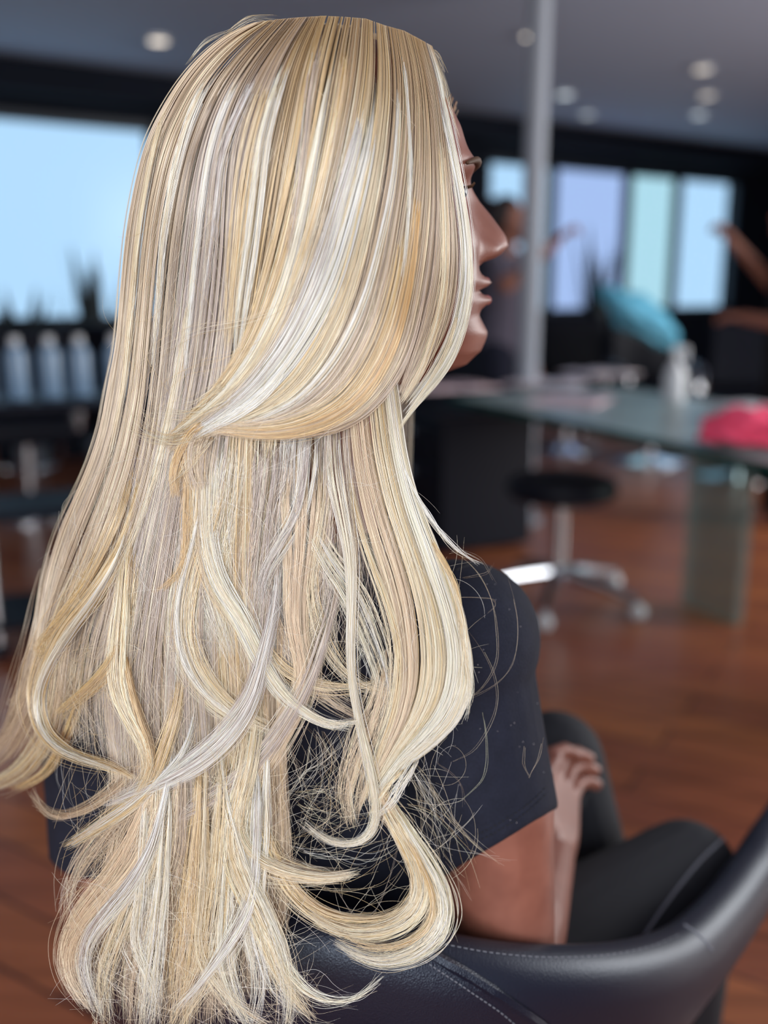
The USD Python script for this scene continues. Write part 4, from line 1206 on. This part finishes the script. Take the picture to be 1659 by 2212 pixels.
for pts, w, n, mx, dd in [
    ([(345, 1730), (322, 1800), (275, 1885), (205, 1955), (160, 2020), (146, 2085), (165, 2140), (195, 2180)], [34, 46, 52, 46, 34, 24, 16, 8], 520, 'peach', .000),
    ([(350, 1740), (325, 1830), (275, 1920), (215, 1990), (180, 2060), (190, 2130), (215, 2190)], [8, 16, 22, 20, 14, 5], 200, 'silver', -.004),
    ([(300, 1700), (235, 1790), (185, 1850), (150, 1920), (140, 1990)], [22, 26, 24, 18, 8], 190, 'beige', .008),
    ([(330, 1860), (285, 1960), (248, 2050), (225, 2120), (232, 2190), (225, 2225)], [20, 24, 22, 18, 8], 220, 'cream', .000),
    ([(380, 1840), (335, 1960), (300, 2060), (285, 2150), (290, 2230)], [18, 26, 24, 20, 12], 230, 'beige', .002),
    ([(300, 1960), (290, 2040), (330, 2130), (325, 2230)], [20, 24, 22, 14], 180, 'plat', -.002),
    ([(350, 1940), (338, 2040), (328, 2130), (315, 2240)], [16, 22, 24, 18], 240, 'plat', -.003),
    ([(420, 1900), (410, 2010), (395, 2110), (398, 2230)], [24, 30, 28, 18], 250, 'gold', .001),
    ([(470, 1900), (455, 2010), (430, 2110), (395, 2180), (370, 2235)], [22, 28, 28, 20, 8], 240, 'cream', -.001),
    ([(545, 1930), (515, 2010), (465, 2085), (410, 2150), (370, 2190)], [14, 18, 18, 12, 4], 170, 'silver', -.005),
    ([(480, 1960), (475, 2060), (500, 2150), (545, 2230)], [18, 22, 22, 12], 170, 'plat', .000),
    ([(430, 2050), (470, 2130), (520, 2180), (590, 2220)], [12, 16, 14, 8], 110, 'cream', -.002),
    ([(520, 1740), (508, 1820), (530, 1900), (570, 1990), (605, 2080), (635, 2150), (680, 2200)], [20, 26, 26, 24, 22, 16, 7], 330, 'cream', -.004),
    ([(505, 1790), (540, 1900), (585, 2000), (610, 2090), (618, 2170), (610, 2240)], [10, 14, 18, 18, 10], 190, 'plat', -.005),
    ([(600, 2060), (650, 2130), (720, 2165), (800, 2140), (830, 2105)], [14, 16, 12, 6, 2], 70, 'plat', -.003),
    ([(560, 2000), (580, 2090), (600, 2150), (660, 2190)], [14, 16, 12, 5], 100, 'plat', -.002),
    ([(540, 2000), (560, 2100), (555, 2180), (535, 2240)], [12, 16, 14, 8], 120, 'white', -.001),
    ([(530, 1700), (512, 1770), (530, 1830), (580, 1868), (650, 1890), (720, 1896), (775, 1886)], [22, 24, 24, 20, 15, 10, 4], 330, 'cream', -.004),
    ([(565, 1800), (600, 1880), (640, 1940), (700, 1982), (780, 1998), (850, 1985), (895, 1950), (910, 1905)], [14, 16, 18, 18, 18, 16, 12, 8], 260, 'gold', .002),
    ([(815, 1700), (845, 1765), (885, 1835), (908, 1900), (900, 1955), (862, 1992), (790, 2012), (715, 2000), (660, 1962)], [18, 20, 22, 24, 24, 22, 18, 14, 6], 420, 'cream', -.002),
    ([(830, 1710), (880, 1800), (930, 1880), (955, 1950), (945, 2010), (900, 2050), (830, 2075), (760, 2060), (720, 2030)], [12, 14, 16, 18, 20, 20, 16, 10, 4], 300, 'plat', -.004),
    ([(850, 1760), (905, 1860), (935, 1940), (925, 2000), (880, 2035), (800, 2048), (730, 2022)], [4, 8, 8, 9, 8, 4], 110, 'gold', -.006),
    ([(800, 1690), (835, 1745), (870, 1790), (890, 1830)], [16, 18, 16, 10], 170, 'peach', .004),
    ([(835, 1400), (820, 1500), (785, 1600), (760, 1680), (752, 1740), (762, 1790)], [14, 24, 30, 30, 24, 10], 220, 'peach', .008),
    ([(880, 1650), (835, 1700), (800, 1760)], [14, 12, 6], 90, 'cream', .002),
    ([(905, 1630), (870, 1690), (840, 1740), (810, 1765)], [8, 8, 4], 60, 'white', -.002),
    ([(855, 955), (890, 1050), (935, 1125), (985, 1185), (1045, 1222)], [3, 5, 5, 3, 1], 26, 'white', .000),
    ([(905, 1120), (945, 1195), (978, 1260), (995, 1340), (1004, 1420), (1004, 1480)], [3, 8, 9, 6, 3], 45, 'gold', .000),
    ([(935, 1180), (972, 1260), (996, 1340), (1006, 1430), (1014, 1500), (1000, 1560)], [4, 7, 8, 5], 40, 'plat', -.002),
]:
    if pts[0][1] > 1830 and pts[0][0] < 570:   # these come from high under the curtain
        pts, w = [(pts[0][0] + 14, pts[0][1] - 300), (pts[0][0] + 10, pts[0][1] - 150)] + pts, [6, 14] + w
    ribbon(pts, w, n, mx, ext=220 if pts[0][1] > 1680 and pts[0][0] < 640 else 0, dd=dd, thick=.006, bulge=.004, clump=9, frizz=7, cross=.32, tip=.32, start=.05)

# thin veils and flyaways over the t-shirt and the curtain
fl = np.random.default_rng(5)
for pts, w, n, mx in [
    ([(640, 1560), (680, 1640), (690, 1760), (660, 1860)], [40, 70, 80, 50], 60, 'beige'), ([(700, 1560), (720, 1650), (690, 1760), (640, 1840)], [40, 60, 70, 40], 60, 'cream'),
    ([(620, 1720), (700, 1760), (770, 1770), (820, 1750)], [20, 50, 50, 20], 60, 'cream'), ([(760, 1560), (720, 1640), (650, 1700), (600, 1740)], [20, 40, 50, 30], 40, 'plat'),
    ([(680, 1250), (720, 1330), (740, 1430), (700, 1500)], [40, 60, 60, 40], 60, 'plat'), ([(800, 1250), (760, 1350), (730, 1430), (760, 1520)], [40, 50, 50, 30], 50, 'cream'),
    ([(880, 1640), (920, 1700), (960, 1780), (1000, 1850)], [10, 24, 34, 30], 60, 'plat'), ([(900, 1650), (950, 1720), (1010, 1800), (1090, 1862)], [4, 12, 20, 16], 22, 'cream'),
    ([(840, 1740), (920, 1780), (960, 1860), (1000, 1950)], [20, 34, 40, 30], 30, 'cream'), ([(620, 1820), (700, 1860), (800, 1860), (880, 1800)], [20, 40, 40, 30], 36, 'plat'),
    ([(640, 1900), (720, 1930), (820, 1920), (890, 1860)], [20, 36, 40, 30], 26, 'cream'), ([(330, 1350), (300, 1500), (330, 1700), (280, 1900)], [80, 100, 100, 80], 60, 'cream'),
    ([(480, 1500), (460, 1650), (440, 1800), (480, 1950)], [60, 90, 100, 80], 70, 'cream'), ([(260, 900), (250, 1000), (200, 1080), (150, 1200)], [20, 40, 50, 40], 40, 'plat'),
    ([(250, 2060), (300, 2120), (340, 2180), (330, 2230)], [70, 90, 80, 60], 90, 'cream'), ([(560, 2080), (600, 2130), (680, 2170), (760, 2200)], [30, 50, 50, 40], 40, 'plat'),
    ([(150, 2060), (180, 2120), (230, 2180), (260, 2230)], [20, 30, 40, 30], 60, 'plat'), ([(440, 2120), (520, 2170), (600, 2200), (660, 2230)], [40, 60, 50, 30], 70, 'beige'),
    ([(240, 1400), (180, 1420), (130, 1480), (140, 1560)], [20, 40, 40, 20], 30, 'cream'), ([(230, 1560), (180, 1640), (170, 1740), (210, 1840)], [20, 40, 40, 20], 24, 'plat'),
]:
    ribbon(pts, w, int(n * .26), mx, dd=-.001, thick=.012, bulge=0, clump=2, frizz=8, cross=.7, tip=.4, start=.25, width=.0001, name='loose_strand')
for pts in [[(975, 1180), (1050, 1260), (1078, 1380), (1060, 1470), (985, 1530)], [(1095, 1240), (1118, 1340), (1105, 1440), (1050, 1490), (980, 1520)], [(990, 1250), (1050, 1238), (1068, 1215)], [(1010, 1360), (1060, 1440), (1070, 1530), (1020, 1620), (965, 1650)],
            [(1040, 1520), (1052, 1600), (1045, 1680), (985, 1740)], [(1135, 1600), (1133, 1640), (1145, 1682)], [(1175, 1590), (1165, 1640), (1145, 1682)], [(945, 1200), (1000, 1190), (1040, 1210), (1070, 1260)], [(960, 1290), (1040, 1290), (1075, 1300), (1050, 1330)],
            [(960, 1860), (1000, 1920), (1020, 1955)], [(950, 1830), (985, 1890), (1000, 1990)], [(1000, 1830), (1060, 1855), (1120, 1860)], [(930, 1640), (990, 1690), (1000, 1750)], [(700, 1880), (780, 1990), (830, 1930), (870, 1790)]]:
    ribbon(pts, [2, 4, 3], 2, 'beige', dd=.003, thick=.002, bulge=0, frizz=2, cross=.4, tip=.1, width=.00008, name='loose_strand')
# short flyaways along the crown and the hairline
for pts, w, n in [([(480, 80), (540, 42), (600, 38)], [4, 8, 6], 16), ([(400, 140), (440, 92), (510, 58)], [4, 8, 6], 12), ([(925, 105), (945, 120), (962, 160)], [3, 6, 4], 10),
                  ([(940, 130), (962, 180), (975, 240), (990, 300)], [4, 6, 4], 14)]:
    ribbon(pts, w, n, 'cream', dd=.0, thick=.004, bulge=0, frizz=2.5, cross=.5, tip=.4, width=.0001, name='loose_strand')

# single stray hairs lying across the locks in every direction
st_rng = np.random.default_rng(77)


def strays(region, n, length, lean, tone, lift=-.004):
    import shapely
    poly = shapely.Polygon(region)
    x0, y0, x1, y1 = poly.bounds
    st = []
    while len(st) < n:
        q = st_rng.uniform([x0, y0], [x1, y1])
        if poly.contains(shapely.Point(q)):
            st.append(q)
    K = 9
    L = length * st_rng.uniform(.4, 1.4, n)
    a0 = np.pi / 2 + st_rng.normal(0, lean, n)
    bend = st_rng.normal(0, 1.0, n)
    t = np.linspace(0, 1, K)
    ang = a0[:, None] + bend[:, None] * (t - .5)[None]
    step = (L / (K - 1))[:, None]
    xy = np.array(st)[:, None] + np.stack([np.cumsum(np.cos(ang) * step, 1), np.cumsum(np.sin(ang) * step, 1)], -1) - np.stack([np.cos(a0), np.sin(a0)], -1)[:, None] * L[:, None, None] * .5
    depth = surf(xy[..., 0], xy[..., 1]) + lift + st_rng.uniform(-.004, .004, (n, 1)) + .004 * st_rng.normal(0, 1, (n, 1)) * (t - .5)[None]
    pts = P(xy[..., 0], xy[..., 1], depth)
    c = UsdGeom.BasisCurves.Define(stage, path_for('stray_hair', hair))
    c.CreateTypeAttr('cubic'), c.CreateBasisAttr('catmullRom'), c.CreateWrapAttr('pinned')
    c.CreatePointsAttr(Vt.Vec3fArray.FromNumpy(pts.reshape(-1, 3).astype(np.float32)))
    c.CreateCurveVertexCountsAttr(Vt.IntArray([K] * n))
    w = .00009 * st_rng.uniform(.7, 1.4, (n, 1)) * np.interp(t, [0, .2, .8, 1], [.5, 1, 1, .5])[None]
    c.CreateWidthsAttr(Vt.FloatArray.FromNumpy(w.ravel().astype(np.float32)))
    c.SetWidthsInterpolation('vertex')
    names = list(MIX[tone])
    col = np.array([TONE[names[k]] for k in st_rng.integers(0, len(names), n)])
    UsdGeom.PrimvarsAPI(c).CreatePrimvar('tint', Sdf.ValueTypeNames.Color3fArray, 'vertex').Set(Vt.Vec3fArray.FromNumpy(np.repeat(col, K, 0).astype(np.float32)))
    UsdShade.MaterialBindingAPI.Apply(c.GetPrim()).Bind(hair_mat)
    tag(c, kind='stuff')
    TOTAL[0] += n * K


strays([(300, 450), (480, 430), (500, 900), (420, 960), (250, 950), (260, 700)], 150, 110, .45, 'cream')
strays([(520, 200), (900, 200), (920, 600), (760, 860), (560, 860), (520, 600)], 130, 100, .35, 'cream')
strays([(250, 950), (420, 960), (380, 1350), (110, 1350), (170, 1100)], 180, 120, .6, 'plat')
strays([(420, 960), (840, 920), (960, 1280), (860, 1500), (420, 1420)], 260, 110, .6, 'white')
strays([(110, 1380), (560, 1380), (620, 1900), (180, 1900), (130, 1650)], 380, 120, .85, 'cream')
strays([(600, 1560), (800, 1560), (860, 1760), (620, 1900)], 50, 150, 1.1, 'plat', .001)
strays([(640, 1760), (900, 1780), (930, 1960), (660, 1960)], 28, 150, 1.3, 'cream', .001)
strays([(150, 1900), (640, 1900), (700, 2190), (180, 2200)], 380, 130, .9, 'plat')
strays([(860, 1560), (960, 1560), (1010, 1850), (880, 1850)], 50, 130, .8, 'plat', .001)
strays([(900, 1150), (1000, 1200), (1040, 1450), (980, 1560)], 22, 130, .9, 'plat', .002)

# the far side of the head, turned away from the camera: hair falls in front of the left shoulder and down the back
fs = np.random.default_rng(9)
for k, x0 in enumerate(np.linspace(.06, -.085, 7)):
    n, K = 260, 16
    t = np.linspace(0, 1, K)[None]
    xo = x0 + fs.normal(0, .012, (n, 1))
    yo = .012 + .085 * np.clip(t / .22, 0, 1) ** .6 + fs.uniform(-.006, .006, (n, 1)) + .02 * np.sin(t * 5 + k) * t
    zz = .118 - .05 * (xo / .09) ** 2 - .58 * t ** 1.15 * fs.uniform(.8, 1, (n, 1))
    xx = xo * (1 + .0 * t) - .02 * t
    pts = HC + fdir * xx[..., None] + lw * yo[..., None] + np.array([0, 0, 1.0]) * zz[..., None]
    c = UsdGeom.BasisCurves.Define(stage, path_for('lock', hair))
    c.CreateTypeAttr('cubic'), c.CreateBasisAttr('catmullRom'), c.CreateWrapAttr('pinned')
    c.CreatePointsAttr(Vt.Vec3fArray.FromNumpy(pts.reshape(-1, 3).astype(np.float32)))
    c.CreateCurveVertexCountsAttr(Vt.IntArray([K] * n))
    c.CreateWidthsAttr(Vt.FloatArray.FromNumpy(np.tile(np.linspace(.0005, .0002, K), n).astype(np.float32)))
    c.SetWidthsInterpolation('vertex')
    col = np.array([TONE[q] for q in ('beige', 'cream', 'ash', 'plat')])[fs.integers(0, 4, n)]
    UsdGeom.PrimvarsAPI(c).CreatePrimvar('tint', Sdf.ValueTypeNames.Color3fArray, 'vertex').Set(Vt.Vec3fArray.FromNumpy(np.repeat(col, K, 0).astype(np.float32)))
    UsdShade.MaterialBindingAPI.Apply(c.GetPrim()).Bind(hair_mat)
    TOTAL[0] += n * K
print('hair keys', TOTAL)
